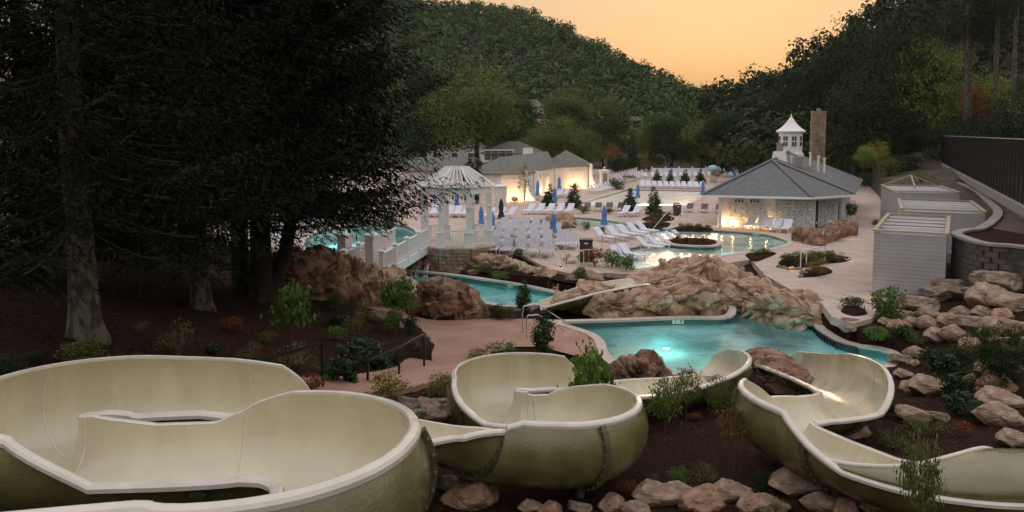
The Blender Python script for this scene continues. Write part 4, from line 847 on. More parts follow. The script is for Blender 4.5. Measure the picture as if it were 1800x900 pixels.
# black screened fence above
fd = FENCE_B - FENCE_A; FL = np.linalg.norm(fd[:2]); fu = fd / FL; fa = math.atan2(fu[1], fu[0])
fen = thing('screen_fence', 'tall black fence with dark screens above the retaining wall', 'fence', FENCE_A, fa)
nP = int(FL / 1.6)
for i in range(nP + 1):
    MB().lathe([(.05, -.2), (.05, 3.75)], 8, (i * 1.6, -.05, 0)).build('post', M['black'], fen)
    if i < nP: MB().box((i * 1.6 + .8, 0, 1.85), (1.56, .03, 3.5)).build('screen', M['fabric'], fen)
MB().tube([(0, 0, 3.76), (FL, 0, 3.76)], .04, 6).build('top_rail', M['kerb'], fen)
MB().box((FL / 2, 0, -.02), (FL, .5, .5)).build('kerb', M['kerb'], fen)
for z in (1.2, 2.2): MB().box((9.0, -.06, z), (1.4, .05, .06)).build('gate_bar', M['steel'], fen)
MB().box((9.7, -.06, 1.4), (.10, .06, 2.7)).build('gate_post', M['black'], fen)
# cabanas
def cabana(label, A, u, wid, dep, h, planks=True, gable=False):
    u = np.array(u) / np.linalg.norm(u); ang = math.atan2(u[1], u[0]) - math.pi / 2; t = thing('cabana', label, 'cabana', (A[0], A[1], 0), ang)
    ph = .18; nP_ = int(h / ph)
    for sx, nm in ((0, 'front'), (1, 'side_a'), (2, 'side_b'), (3, 'back')):
        for k in range(nP_):
            mb = MB(); z = k * ph + ph / 2
            if sx == 0: mb.box((wid / 2, 0, z), (wid, .03, ph - .006), M=Matrix.Rotation(R(-4), 3, 'X'))
            elif sx == 3: mb.box((wid / 2, dep, z), (wid, .03, ph - .006))
            else:
                if k % 1 == 0: mb.box((0 if sx == 1 else wid, dep / 2, z), (.03, dep - .06, ph - .006))
            mb.build('plank', M['siding'], t)
    MB().box((wid / 2, 0, h + .03), (wid + .14, .16, .08)).build('top_plate', M['wood'], t)
    MB().box((wid / 2, dep, h + .03), (wid + .14, .16, .08)).build('top_plate', M['wood'], t)
    for x in (0, wid): MB().box((x, dep / 2, h + .032), (.18, dep, .085)).build('top_plate', M['wood'], t)
    MB().box((wid / 2, dep / 2, .02), (wid - .1, dep - .1, .04)).build('base', M['kerb'], t)
    for f in (.33, .66): MB().box((wid / 2, dep * f, h * .45), (wid - .05, .08, h * .88)).build('partition', M['white'], t)
    for f in np.linspace(.1, .9, 5): MB().box((wid / 2, dep * f, h - .06), (wid, .06, .1)).build('rafter', M['white'], t)
    if gable:
        for x in (.05, wid - .05): MB().bar((x, dep, h), (wid / 2, dep, h + .9), .1, .1).build('gable_rafter', M['wood'], t)
        MB().bar((wid / 2, dep, h + .9), (wid / 2, dep - 2.5, h), .1, .1).build('gable_rafter', M['wood'], t)
    return t
cabana('pale grey sided open roofed cabana nearest to the boulders', P(1533, 517, 0), (5.4, 9.7), 2.95, 8.6, 2.98)
cabana('middle open roofed cabana behind the nearest one', P(1546, 455, 0) + np.array([1.2, 0, 0]), (4.6, 10), 4.3, 8.0, 2.98)
cabana('farthest cabana with a wooden gable frame', P(1532, 402, 0) + np.array([1.6, 0, 0]), (3.4, 10), 4.6, 8.0, 2.95, gable=True)

# ------------------------------------------------------------------ buildings
def poly_wall(mb, a, b, z0, z1, th=.2):
    a = np.array(a[:2], float); b = np.array(b[:2], float); d = b - a; L_ = np.linalg.norm(d); ang = math.atan2(d[1], d[0]); nn = np.array([-d[1], d[0]]) / L_
    mb.box((*((a + b) / 2 + nn * th / 2), (z0 + z1) / 2), (L_, th, z1 - z0), ang)
def uplight(x, y, z, e, label, r=.06, col=(1.0, .60, .26)):
    t = thing('wall_lamp', label, 'lamp', (x, y, z)); MB().lathe([(.09, -.02), (.09, .10), (.07, .12)], 10, cap=False).build('housing', M['bronze'], t); MB().lathe([(.065, .10), (.065, .115)], 10).build('bulb', M['lamp'], t)
    l = bpy.data.lights.new('wall_lamp_light', 'POINT'); l.energy = e; l.color = col; l.shadow_soft_size = r; o = link('wall_lamp_light', l, t); o.location = (0, 0, .28)
def roof_part(name, faces, m, parent, th=.12):
    mb = MB()
    for f in faces: mb.add(f, [tuple(range(len(f)))])
    me = mb.mesh(name, m); bm = bmesh.new(); bm.from_mesh(me); bmesh.ops.remove_doubles(bm, verts=bm.verts, dist=.01); bmesh.ops.recalc_face_normals(bm, faces=bm.faces)
    if sum(f.normal.z for f in bm.faces) < 0: bmesh.ops.reverse_faces(bm, faces=bm.faces)
    bmesh.ops.solidify(bm, geom=bm.faces[:], thickness=th); bm.to_mesh(me); bm.free()
    return link(name, me, parent)
# bathhouse at right
bh_ = thing('bathhouse', 'white bathhouse with grey hipped roof, cupola and fish mural', 'building', (0, 0, 0))
A_, B_, C_, R1, R2 = (15.0, 62.9, 2.62), (22.9, 60.6, 2.62), (27.4, 63.4, 2.62), (22.2, 68, 5.2), (27.9, 80, 5.75); E_ = (24.9, 84, 2.62); D_ = (37.3, 84.5, 2.62)
rf = roof_part('roof', [[A_, B_, R1], [B_, C_, R1], [A_, R1, R2, E_], [C_, D_, R2, R1], [E_, R2, D_]], M['roof'], bh_)
for a, b in ((A_, R1), (B_, R1), (C_, R1), (R1, R2)): MB().bar(Vector(a) + Vector((0, 0, .06)), Vector(b) + Vector((0, 0, .08)), .28, .06).build('ridge_cap', M['roof'], rf)
MB().bar(Vector(A_) + Vector((0, -.03, -.08)), Vector(B_) + Vector((0, -.03, -.08)), .06, .16).build('fascia', M['white'], rf); MB().bar(Vector(B_) + Vector((.03, -.03, -.08)), Vector(C_) + Vector((.03, -.03, -.08)), .06, .16).build('fascia', M['white'], rf)
W = [(16.75, 64.4), (20.7, 62.75), (23.7, 61.9), (26.4, 64.4), (35.8, 84), (26, 83.6)]
for i, j in ((0, 1), (1, 2), (3, 4), (5, 0)):
    mb = MB(); poly_wall(mb, W[i], W[j], 0, 2.7); mb.build('wall', M['whitewall'], bh_)
mb = MB(); poly_wall(mb, (24.1, 63.2), (26.4, 64.4), 0, 2.7); mb.build('wall', M['whitewall'], bh_)
mb = MB(); poly_wall(mb, (23.7, 61.9), (24.1, 63.2), 0, 2.7); mb.build('wall', M['whitewall'], bh_)
mb = MB(); poly_wall(mb, (27.3, 65.6), (29.6, 68.2), 0, 1.75); mb.build('garden_wall', M['whitewall'], bh_)
MB().box((24.0, 62.9, 1.1), (.75, .06, 2.1), R(20)).build('door', M['bronze'], bh_)
# two windows bands under the lit eave, divided in lights
def along(a, b, f, off): 
    a = np.array(a, float); b = np.array(b, float); d = (b - a) / np.linalg.norm(b - a); q = a + (b - a) * f; return q + np.array([d[1], -d[0]]) * off, math.atan2(d[1], d[0])
for c0 in (.32, .38, .44, .60, .66, .72):
    q, an = along(W[0], W[1], c0, .02); w_ = MB().box((q[0], q[1], 2.08), (.22, .06, .30), an).build('window', M['white'], bh_); q2, _ = along(W[0], W[1], c0, .06); MB().box((q2[0], q2[1], 2.08), (.16, .02, .24), an).build('pane', M['glass'], w_)
# fish mural: painted water with schools of low relief fish
def fish_mesh(m):
    V = [(-.5, 0, 0), (-.2, 0, .16), (.15, 0, .17), (.42, 0, .05), (.5, 0, 0), (.42, 0, -.05), (.15, 0, -.15), (-.2, 0, -.14), (-.68, 0, .16), (-.68, 0, -.16)]
    mb = MB().add(V + [(x, -.05, z) for x, _, z in V], [(0, 1, 2, 3, 4, 5, 6, 7), (8, 0, 9), (17, 16, 15, 14, 13, 12, 11, 10), (18, 19, 10)] + [(i, i + 1, i + 11, i + 10) for i in range(7)]); return mb.mesh('fish', m)
FISH = [fish_mesh(M['fish']), fish_mesh(M['fishpale'])]; EYE = MB().box((.30, -.07, .035), (.16, .04, .09)).mesh('fin', M['bronze'])
rgf = np.random.default_rng(5)
def school(a, b, f0, f1, z0, z1, nx_, nz_, pale):
    pan, an = along(a, b, (f0 + f1) / 2, .012); Lw = np.linalg.norm(np.array(b) - np.array(a)) * (f1 - f0)
    MB().box((pan[0], pan[1], (z0 + z1) / 2), (Lw, .02, z1 - z0), an).build('mural_panel', M['whitewall' if pale else 'muralblue'], bh_)
    for i in range(nx_):
        for k in range(nz_):
            q, an = along(a, b, f0 + (f1 - f0) * (i + .5 + .25 * (k % 2) + rgf.uniform(-.15, .15)) / (nx_ + .3), .026)
            fo = link('fish', FISH[1 if pale or rgf.random() < .25 else 0], bh_); fo.location = (q[0], q[1], z0 + (z1 - z0) * (k + .5 + rgf.uniform(-.15, .15)) / nz_); s = rgf.uniform(.45, .68); fo.scale = (s * rgf.choice([-1, 1]), .5, s); fo.rotation_euler = (0, R(rgf.uniform(-18, 18)), an)
            link('fin', EYE, fo)
school(W[0], W[1], .2, 1.0, .15, 1.85, 7, 7, True); school(W[1], W[2], .05, .97, .1, 2.25, 6, 8, False); school((24.1, 63.2), (26.4, 64.4), .25, .95, .1, 2.1, 4, 7, False)
for i, x in enumerate(((16.6, 63.2),)): MB().box((x[0], x[1], 1.3), (.2, .2, 2.6)).build('porch_post', M['white'], bh_)
for q, lb in (((16.95, 63.9), 'warm floor lamp at the left porch post of the bathhouse'), ((17.75, 63.6), 'warm floor lamp beside the bathhouse doorway'), ((20.1, 62.4), 'warm floor lamp at the mural corner of the bathhouse'), ((19.0, 63.0), 'warm floor lamp in the middle of the lit bathhouse wall')): uplight(q[0], q[1], 0, 34, lb)
# cupola
cu = PY(1389, 266, 79.5); cpz = 5.0; ct = MB().lathe([(1.28, 0), (1.28, .5), (1.12, .56), (1.12, 2.55)], 8, (cu[0], cu[1], cpz), ph=R(22.5)).build('cupola', M['white'], bh_)
MB().lathe([(1.15, 2.5), (1.42, 2.62), (1.42, 2.72), (1.05, 2.95), (.72, 3.25), (.42, 3.6), (.2, 3.95), (.06, 4.15), (.05, 4.4)], 8, (cu[0], cu[1], cpz), ph=R(22.5)).build('cupola_roof', M['white'], ct)
for k in range(8):
    a = R(45 * k); d = np.array([math.cos(a), math.sin(a)]); c = cu[:2] + d * 1.04
    w_ = MB().box((c[0], c[1], cpz + 1.7), (.06, .58, 1.15), a).build('window', M['white'], ct)
    for dy in (-.13, .13):
        for dz in (-.27, .27):
            q = cu[:2] + d * 1.075 + np.array([-d[1], d[0]]) * dy; MB().box((q[0], q[1], cpz + 1.7 + dz), (.03, .2, .44), a).build('pane', M['glass'], w_)
# vent house, pipes and chimney on the roof
v = PY(1370, 285, 70.5); MB().box((v[0], v[1], 5.35), (1.35, 1.1, 1.1), R(-25), top=.72).build('vent_house', M['white'], rf); MB().box((v[0], v[1], 6.2), (.5, .5, .7), R(-25)).build('vent_flue', M['steel'], rf); MB().box((v[0], v[1], 6.6), (.62, .62, .08), R(-25)).build('flue_cap', M['steel'], rf)
for px, py, h, w in ((1391, 285, .45, .07), (1424, 285, .75, .09), (1438, 290, .7, .09), (1449, 292, .6, .09), (1398, 308, .35, .07)):
    q = PY(px, py, 70); MB().lathe([(w, -.6), (w, h)], 10, q).build('vent_pipe', M['white'], rf); MB().lathe([(w * 1.5, h), (w * 1.5, h + .12)], 10, q).build('pipe_cap', M['white'], rf)
for px, py in ((1404, 287), (1420, 303)):
    q = PY(px, py, 69); MB().box((q[0], q[1], q[2] + .15), (.6, .6, .9), R(-25)).build('fan_box', M['steel'], rf)
def stone_box(parent, c, sx, sy, z0, z1, rows, cols, rz, m='stone', faces=4, base='mortar'):
    MB().box((c[0], c[1], (z0 + z1) / 2), (sx - .08, sy - .08, z1 - z0), rz).build('core', M[base], parent); Rm = Matrix.Rotation(rz, 3, 'Z'); rg_ = np.random.default_rng(int(abs(c[0] * 10)))
    for r_ in range(rows):
        h = (z1 - z0) / rows
        for fc in range(faces):
            Lf = sx if fc % 2 == 0 else sy; cut = np.sort(np.concatenate([[0], (np.arange(1, cols) + rg_.uniform(-.28, .28, cols - 1)) / cols, [1]])) * Lf - Lf / 2
            for a, b in zip(cut[:-1], cut[1:]):
                mb = MB(); off = (sy if fc % 2 == 0 else sx) / 2 + rg_.uniform(-.03, .03)
                p = {0: ((a + b) / 2, -off), 1: (off, (a + b) / 2), 2: ((a + b) / 2, off), 3: (-off, (a + b) / 2)}[fc]; d = (b - a - .03, .12, h - .03) if fc % 2 == 0 else (.12, b - a - .03, h - .03)
                q = Rm @ Vector((p[0], p[1], 0)) + Vector((c[0], c[1], z0 + h * (r_ + .5))); mb.box(q, d, rz); mb.build('stone', M[m], parent)
ch = thing('stone_chimney', 'tall stone chimney rising behind the bathhouse roof', 'chimney', (0, 0, 0)); cq = PY(1436, 285, 85); stone_box(ch, cq, 1.25, 1.1, 2.8, 9.7, 22, 4, R(-8), faces=4); MB().box((cq[0], cq[1], 9.75), (1.35, 1.2, .12), R(-8)).build('cap', M['kerb'], ch); MB().lathe([(.22, 9.8), (.25, 10.1)], 10, (cq[0], cq[1], 0)).build('flue', M['kerb'], ch)
# pool house at left with two lit bays
ph_ = thing('pool_house', 'white pool house with grey roofs and two warmly lit bays', 'building', (0, 0, 0)); EZ = 3.05
b1 = [(-4.6, 93.2), (-3.6, 89.6), (-1.2, 88.2), (1.35, 89.4), (2.5, 93.2)]; b2 = [(5.2, 108), (5.7, 106), (7.7, 108.2), (10.5, 110.4), (11.4, 114)]
def fan(poly, apex, over=.35):
    c = np.mean(np.array(poly), 0); q = [(*(np.array(p) + (np.array(p) - c) / np.linalg.norm(np.array(p) - c) * over), EZ - .05) for p in poly]; return [[q[i], q[(i + 1) % len(q)], apex] for i in range(len(q))]
ap1, ap2 = (-1.2, 93.6, 4.8), (7.7, 114, 5.1)
roof_part('roof', fan(b1 + [(2.0, 99), (-4.6, 99)], ap1), M['roofbrown'], ph_); roof_part('roof', fan(b2 + [(11, 119), (5, 119)], ap2), M['roofbrown'], ph_)
roof_part('roof', [[(2.4, 92.8, 3.0), (5.9, 105.8, 3.0), (5.0, 112, 4.95), (-1.0, 95, 4.7)], [(-1.0, 95, 4.7), (5.0, 112, 4.95), (1, 122, 3.0), (-6, 101, 3.0)]], M['roofbrown'], ph_)
roof_part('roof', [[(-13.5, 95.5, 3.0), (-4.0, 95.5, 3.0), (-4.5, 100, 4.5), (-12.5, 100, 4.5)], [(-12.5, 100, 4.5), (-4.5, 100, 4.5), (-3, 106, 3.0), (-14, 106, 3.0)]], M['roofbrown'], ph_)
for bb in (b1, b2):
    for i in range(len(bb) - 1):
        mb = MB(); poly_wall(mb, bb[i], bb[i + 1], 0, EZ); mb.build('wall', M['whitewall'], ph_)
mb = MB(); poly_wall(mb, (2.6, 93.4), (5.6, 106), 0, EZ); mb.build('wall', M['whitewall'], ph_); mb = MB(); poly_wall(mb, (-13, 96), (-4.2, 96), 0, EZ); mb.build('wall', M['whitewall'], ph_)
for (a, b) in ((b1[2], b1[3]), (b2[2], b2[3]), (b1[1], b1[2])):
    q, an = along(a, b, .5, .03); Lw = np.linalg.norm(np.array(b) - np.array(a))
    MB().box((q[0], q[1], 2.35), (Lw * .8, .05, .06), an).build('moulding', M['white'], ph_); MB().box((q[0], q[1], .9), (Lw * .5, .05, .06), an).build('moulding', M['white'], ph_)
    for f in (.27, .73):
        q, an = along(a, b, f, .03); MB().box((q[0], q[1], 1.6), (.06, .05, 1.5), an).build('moulding', M['white'], ph_)
for f in (.30, .42, .54, .66):
    q, an = along((2.6, 93.4), (5.6, 106), f, .03); w_ = MB().box((q[0], q[1], 2.3), (.85, .08, .62), an).build('window', M['white'], ph_); q, an = along((2.6, 93.4), (5.6, 106), f, .075); MB().box((q[0], q[1], 2.3), (.65, .03, .46), an).build('pane', M['glass'], w_)
for c, an in (((1.55, 89.2), R(-45)), ((10.8, 110.4), R(-40))):     # scrolled buttress walls
    pr = [(0, 0), (1.5, 0), (1.35, .25), (.95, .55), (.62, 1.0), (.42, 1.6), (.34, 2.5), (.38, 3.0), (.2, 3.25), (0, 3.3)]; mb = MB(); V = [(x, y, z) for y in (-.13, .13) for x, z in pr]; n = len(pr)
    mb.add(V, [tuple(range(n)), tuple(range(2 * n - 1, n - 1, -1))] + [(i, (i + 1) % n, n + (i + 1) % n, n + i) for i in range(n)]); o = mb.build('buttress', M['white'], ph_); o.location = (c[0], c[1], 0); o.rotation_euler = (0, 0, an)
for q, e, lb in (((-.7, 87.6), 55, 'warm lamp lighting the left side of the near bay wall'), ((.9, 88.3), 45, 'warm lamp lighting the right side of the near bay wall'), ((5.1, 101.5), 70, 'warm lamp below the four small windows'), ((4.2, 97), 45, 'warm lamp in the recess of the pool house'), ((8.6, 108.0), 60, 'warm lamp lighting the left of the far bay wall'), ((9.9, 109.1), 50, 'warm lamp lighting the right of the far bay wall')): uplight(q[0], q[1], 0, e * 2.2, lb, .12)
def house(label, c, w, d, ze, zr_, rz, wallm, roofm, hip=.6, wins=((-.3, .6), (0, .6), (.3, .6)), z0=0, chim=None, name='house'):
    t = thing(name, label, 'building', c, rz); MB().box((0, 0, (ze + z0) / 2), (w, d, ze - z0)).build('wall', wallm, t); o = .4; h = d / 2 * hip
    e = [(-w / 2 - o, -d / 2 - o, ze), (w / 2 + o, -d / 2 - o, ze), (w / 2 + o, d / 2 + o, ze), (-w / 2 - o, d / 2 + o, ze)]; r1, r2 = (-w / 2 + h, 0, zr_), (w / 2 - h, 0, zr_)
    rf_ = roof_part('roof', [[e[0], e[1], r2, r1], [e[1], e[2], r2], [e[2], e[3], r1, r2], [e[3], e[0], r1]], roofm, t)
    for fx, fz in wins:
        zz = z0 + (ze - z0) * fz; wv = MB().box((fx * w, -d / 2 - .03, zz), (w * .13, .1, (ze - z0) * .42)).build('window', M['white'], t); MB().box((fx * w, -d / 2 - .09, zz), (w * .1, .04, (ze - z0) * .34)).build('pane', M['glass'], wv)
    if chim: MB().box((chim[0], 0, zr_ + .5), (.9, .9, 2.4)).build('chimney', M['brick'], rf_)
    return t
house('pale house with hipped grey roof and brick chimney behind the spruce', (-10.5, 150, 0), 10, 8, 5.0, 7.3, 0, M['whitewall'], M['roofbrown'], chim=(3.2,))
house('low grey roofed building with a row of small windows', (.2, 128, 0), 9.5, 8, 4.4, 6.2, 0, M['whitewall'], M['roofbrown'], .95, tuple((x, .92) for x in (-.42, -.3, -.18, -.06)))
vb = PY(928, 274, 118); t = thing('roof_vent', 'white louvred vent box on the grey pool house roof', 'vent', (vb[0], vb[1], 4.0)); MB().box((0, 0, .7), (1.7, 1.2, 1.5), top=.75).build('box', M['white'], t); MB().box((0, 0, 1.5), (1.45, 1.05, .1)).build('cap', M['roofbrown'], t)
q = PY(932, 212, 255); house('white gabled house half hidden by trees on the hill', (q[0], q[1], q[2]), 6, 7, 4.2, 6.6, R(25), M['whitewall'], M['roofbrown'], .1)
q = PY(960, 224, 235); house('low house with reddish roof below the white one', (q[0], q[1], q[2]), 8, 7, .8, 2.6, 0, M['whitewall'], M['brick'], .2)
q = PY(1113, 226, 240); house('small brick house among the trees at the foot of the hill', (q[0], q[1], q[2]), 5, 5, 2.4, 3.6, 0, M['brick'], M['roofbrown'], .5, ((-.2, .5), (.2, .5)))

# ------------------------------------------------------------------ gazebo, pier and footbridge
GZ0 = .6; gc = np.array([PY(804, 430, 50)[0], 50.0])
pier = thing('stone_pier', 'round pier of stacked brown stones carrying the gazebo', 'pier', (gc[0], gc[1], 0)); pv = [(2.5 * math.cos(R(22.5 + 45 * k)), 2.5 * math.sin(R(22.5 + 45 * k))) for k in range(8)]
MB().prism([(x * .96, y * .96) for x, y in pv], -1.6, GZ0 - .1).build('core', M['mortar'], pier); MB().prism([(x * 1.05, y * 1.05) for x, y in pv], GZ0 - .1, GZ0).build('floor_slab', M['coping'], pier)
rgp = np.random.default_rng(2)
for k in (4, 5, 6, 3, 7):
    a, b = np.array(pv[k]), np.array(pv[(k + 1) % 8]); d = b - a; L_ = np.linalg.norm(d); an = math.atan2(d[1], d[0])
    for r_ in range(9):
        cut = np.sort(np.concatenate([[0], (np.arange(1, 5) + rgp.uniform(-.3, .3, 4)) / 5, [1]]))
        for f0, f1 in zip(cut[:-1], cut[1:]):
            q = a + d * (f0 + f1) / 2; h = 2.0 / 9; MB().box((q[0], q[1], -1.5 + h * (r_ + .5)), ((f1 - f0) * L_ - .03, .22 + rgp.uniform(-.05, .06), h - .025), an).build('stone', M['stone'], pier)
gaz = thing('gazebo', 'white eight sided gazebo with open slatted roof', 'gazebo', (gc[0], gc[1], GZ0)); gv = [np.array([2.2 * math.cos(R(22.5 + 45 * k)), 2.2 * math.sin(R(22.5 + 45 * k))]) for k in range(8)]
for p in gv:
    c_ = MB().box((p[0], p[1], 1.7), (.30, .30, 3.1)).build('column', M['white'], gaz); MB().box((p[0], p[1], .42), (.48, .48, .85)).build('pedestal', M['white'], c_); MB().box((p[0], p[1], .88), (.56, .56, .07)).build('pedestal_cap', M['white'], c_); MB().box((p[0], p[1], 2.42), (.46, .46, .12)).build('capital', M['white'], c_); MB().box((p[0], p[1], .06), (.54, .54, .14)).build('plinth', M['white'], c_)
for k in range(8):
    a, b = gv[k], gv[(k + 1) % 8]; MB().bar((*a, 3.42), (*b, 3.42), .28, .42).build('beam', M['white'], gaz); MB().bar((*(a * 1.06), 3.66), (*(b * 1.06), 3.66), .36, .07).build('cornice', M['white'], gaz)
    MB().bar((*(a * .34), 4.72), (*(b * .34), 4.72), .12, .2).build('crown_beam', M['white'], gaz)
    MB().bar((*(a * 1.1), 3.7), (*(a * .34), 4.76), .09, .14).build('rafter', M['white'], gaz)
    for f in (.2, .4, .6, .8): q = a + (b - a) * f; MB().bar((*(q * 1.07), 3.72), (*(q * .36), 4.72), .055, .10).build('slat', M['white'], gaz)
def railing(parent, a, b, h=.98, n=None, post=False, mb_name='baluster'):
    a, b = Vector(a), Vector(b); L_ = (b - a).length; MB().bar(a + Vector((0, 0, h)), b + Vector((0, 0, h)), .12, .07).build('hand_rail', M['white'], parent); MB().bar(a + Vector((0, 0, .12)), b + Vector((0, 0, .12)), .07, .07).build('bottom_rail', M['white'], parent)
    n = n or int(L_ / .14)
    me = MB().box((0, 0, .55), (.045, .045, .82)).mesh('baluster', M['white'])
    for k in range(n): o = link('baluster', me, parent); o.location = a.lerp(b, (k + .5) / n)
for k in (2, 4, 5, 6, 7, 0):
    if k == 4: continue
    a, b = gv[k], gv[(k + 1) % 8]; d = (b - a) / np.linalg.norm(b - a); railing(gaz, (*(a + d * .2), 0), (*(b - d * .2), 0))
q0, q1 = P(690, 470, .3), np.array([*(gc + gv[4] * 1.0 + np.array([.35, -.55])), GZ0]); u = (q1 - q0)[:2]; u /= np.linalg.norm(u); nn = np.array([-u[1], u[0]])
br = thing('footbridge', 'white wooden footbridge with balustrades leading to the gazebo', 'bridge', (0, 0, 0)); BW = 2.1
qm = q0 - np.array([*(u * 1.6), .1]); off = np.array([*(nn * BW), 0])
MB().bar((qm + q1) / 2 - (q1 - qm) / 2 + off / 2 + (0, 0, -.08), q1 + off / 2 + (0, 0, -.08), BW, .12).build('deck', M['wood'], br)
for s in (0, 1):
    o_ = off * s; MB().bar(qm + o_ + (0, 0, -.18), q1 + o_ + (0, 0, -.18), .14, .5).build('side_beam', M['white'], br)
    for k in range(5):
        p = qm + (q1 - qm) * (k / 4) + o_
        if not (k == 4):
            po = MB().box(p + (0, 0, .45), (.24, .24, 1.45)).build('post', M['white'], br); MB().box(p + (0, 0, 1.2), (.34, .34, .06)).build('post_cap', M['white'], po); MB().box(p + (0, 0, 1.26), (.24, .24, .08), top=.3).build('cap_top', M['white'], po)
        if k < 4: p2 = qm + (q1 - qm) * ((k + 1) / 4) + o_; d = (p2 - p) / np.linalg.norm(p2 - p); railing(br, p + d * .12 + (0, 0, .1), p2 - d * .12 + (0, 0, .1), .95)
def pillar(p, w, h, label, finial=True, rz=R(-30), louv=False):
    t = thing('pillar', label, 'pillar', p, rz); n_ = int(h / .17)
    MB().box((0, 0, h / 2), (w * .94, w * .94, h)).build('shaft', M['white'], t)
    for k in range(n_): MB().box((0, 0, .085 + k * .17 + .02), (w, w, .15), top=.97).build('siding_course', M['whitewall'], t)
    MB().box((0, 0, h + .05), (w * 1.25, w * 1.25, .10)).build('cap', M['white'], t); MB().box((0, 0, h + .17), (w * 1.1, w * 1.1, .16), top=.25).build('cap_top', M['white'], t)
    if finial: MB().lathe([(.05, 0), (.09, .08), (.05, .16), (.17, .24), (.19, .3), (.1, .33)], 12, (0, 0, h + .24)).build('finial', M['white'], t, True)
    if louv:
        for k in range(6): MB().box((0, -w / 2 - .02, .6 + k * .26), (w * .5, .05, .14)).build('louvre', M['glass'], t)
    return t
p1_ = P(607, 470, .25); p2_ = P(655, 472, .25); pillar((p1_[0], p1_[1], -.35), .58, 2.35, 'left white entrance pillar of the footbridge'); pillar((p2_[0], p2_[1], -.35), .58, 2.35, 'right white entrance pillar of the footbridge')
rr_ = thing('balustrade', 'short white balustrade between the two entrance pillars', 'railing', (0, 0, 0)); railing(rr_, p1_ + (.3, 0, 0), p2_ + (-.3, 0, 0), 1.1)
pillar(P(880, 363, 0), 1.15, 2.05, 'white square pillar behind the green folded umbrella', True, R(8)); pillar(P(1062, 330, 0), 1.1, 2.3, 'louvred white pillar at the lawn behind the pool house', True, R(6), True)
# little waterfall
wf = thing('waterfall', 'small white waterfall dropping under the footbridge', 'waterfall', (0, 0, 0)); M['foam'] = mat('foam', (.75, .8, .82), .4); fq = P(745, 484, -.95)
for k in range(14):
    a = random.uniform(-.7, .3); mb = MB(); z0_ = -.4 + random.uniform(-.12, .1); mb.tube([(fq[0] + a, fq[1] + .75, z0_), (fq[0] + a * 1.05 - .02, fq[1] + .38, z0_ - .2), (fq[0] + a * 1.1 - .05, fq[1] + .2, z0_ - .45), (fq[0] + a * 1.12 - .06, fq[1] + .08, -1.08)], [.004, .008, .008, .016], 5); mb.build('strand', M['foam'], wf)
# ------------------------------------------------------------------ loungers
def lounger_parts(slm):
    d = {}
    d['frame'] = MB().box((.31, -.15, .36), (.05, 1.75, .06)).box((-.31, -.15, .36), (.05, 1.75, .06)).box((0, -1.0, .36), (.62, .05, .06)).box((0, .22, .355), (.62, .05, .05)).mesh('frame', M['plastic'])
    d['seat'] = MB().box((0, -.39, .392), (.58, 1.2, .022)).mesh('seat', slm)
    Mx = Matrix.Rotation(R(40), 3, 'X')
    d['backrest'] = MB().box(Vector((0, .22, .39)) + Mx @ Vector((0, .42, 0)), (.56, .84, .024), M=Mx).box(Vector((.29, .22, .38)) + Mx @ Vector((0, .42, 0)), (.045, .86, .05), M=Mx).box(Vector((-.29, .22, .38)) + Mx @ Vector((0, .42, 0)), (.045, .86, .05), M=Mx).mesh('backrest', slm)
    d['leg'] = MB().box((0, 0, .17), (.05, .06, .34)).mesh('leg', M['plastic'])
    return d
LP_ = {'white': lounger_parts(M['sling']), 'grey': lounger_parts(M['slinggrey'])}
def lounger(p, rz, kind, label, group):
    t = thing('sun_lounger', label, 'lounger', p, rz, group); d = LP_[kind]
    for k in ('frame', 'seat', 'backrest'): link(k, d[k], t)
    for x, y in ((.31, -.93), (-.31, -.93), (.31, .42), (-.31, .42)): o = link('leg', d['leg'], t); o.location = (x, y, 0)
def row(pts, n, rz, kind, where, z=0.0, dz=0):
    A_ = catmull([P(a, b, z) for a, b in pts], 8) if len(pts) > 2 else np.array([P(a, b, z) for a, b in pts]); L_ = np.concatenate([[0], np.cumsum(np.linalg.norm(np.diff(A_, axis=0), axis=1))])
    for i in range(n):
        t = L_[-1] * (i / (n - 1) if n > 1 else 0); q = [np.interp(t, L_, A_[:, k]) for k in range(2)]
        lounger((q[0], q[1], z), R(rz + random.uniform(-3, 3)), kind, '%s %s lounger %s' % (nth(i, n), kind, where), 'loungers ' + where)
row([(1135, 313), (1322, 311)], 16, 0, 'white', 'in the row along the far fence')
row([(1130, 330), (1236, 332)], 11, 0, 'white', 'behind the bright back pool')
row([(1092, 323), (1134, 309)], 9, 48, 'white', 'in the slanting row beside the lawn')
row([(1042, 340), (1078, 331)], 7, 62, 'white', 'beside the far lit bay')
row([(1032, 371), (1090, 371)], 4, 180, 'grey', 'seen from behind at the back pool, left group')
row([(1186, 372), (1262, 374)], 4, 178, 'grey', 'seen from behind at the back pool, right group')
row([(1096, 380), (1116, 380)], 2, -32, 'white', 'beside the cone shaped holly')
row([(930, 376), (1000, 376)], 5, -25, 'white', 'on the terrace before the lit bay')
row([(748, 380), (818, 381)], 6, -8, 'white', 'behind the gazebo')
row([(858, 384), (896, 383)], 3, -32, 'white', 'beside the green umbrella')
row([(968, 350), (992, 346)], 3, -38, 'white', 'between the two dark hollies')
row([(885, 405), (958, 405)], 5, -10, 'grey', 'in the first terrace row by the rock island')
row([(872, 417), (978, 416)], 6, -10, 'grey', 'in the second terrace row')
row([(868, 431), (985, 430)], 6, -10, 'grey', 'in the third terrace row')
row([(868, 445), (962, 450)], 5, -10, 'grey', 'in the front terrace row by the ramp')
row([(986, 436), (1006, 436)], 2, -10, 'grey', 'beside the brown cabinet')
row([(1062, 424), (1086, 421), (1104, 418), (1120, 415), (1136, 412)], 5, 38, 'white', 'on the peninsula')
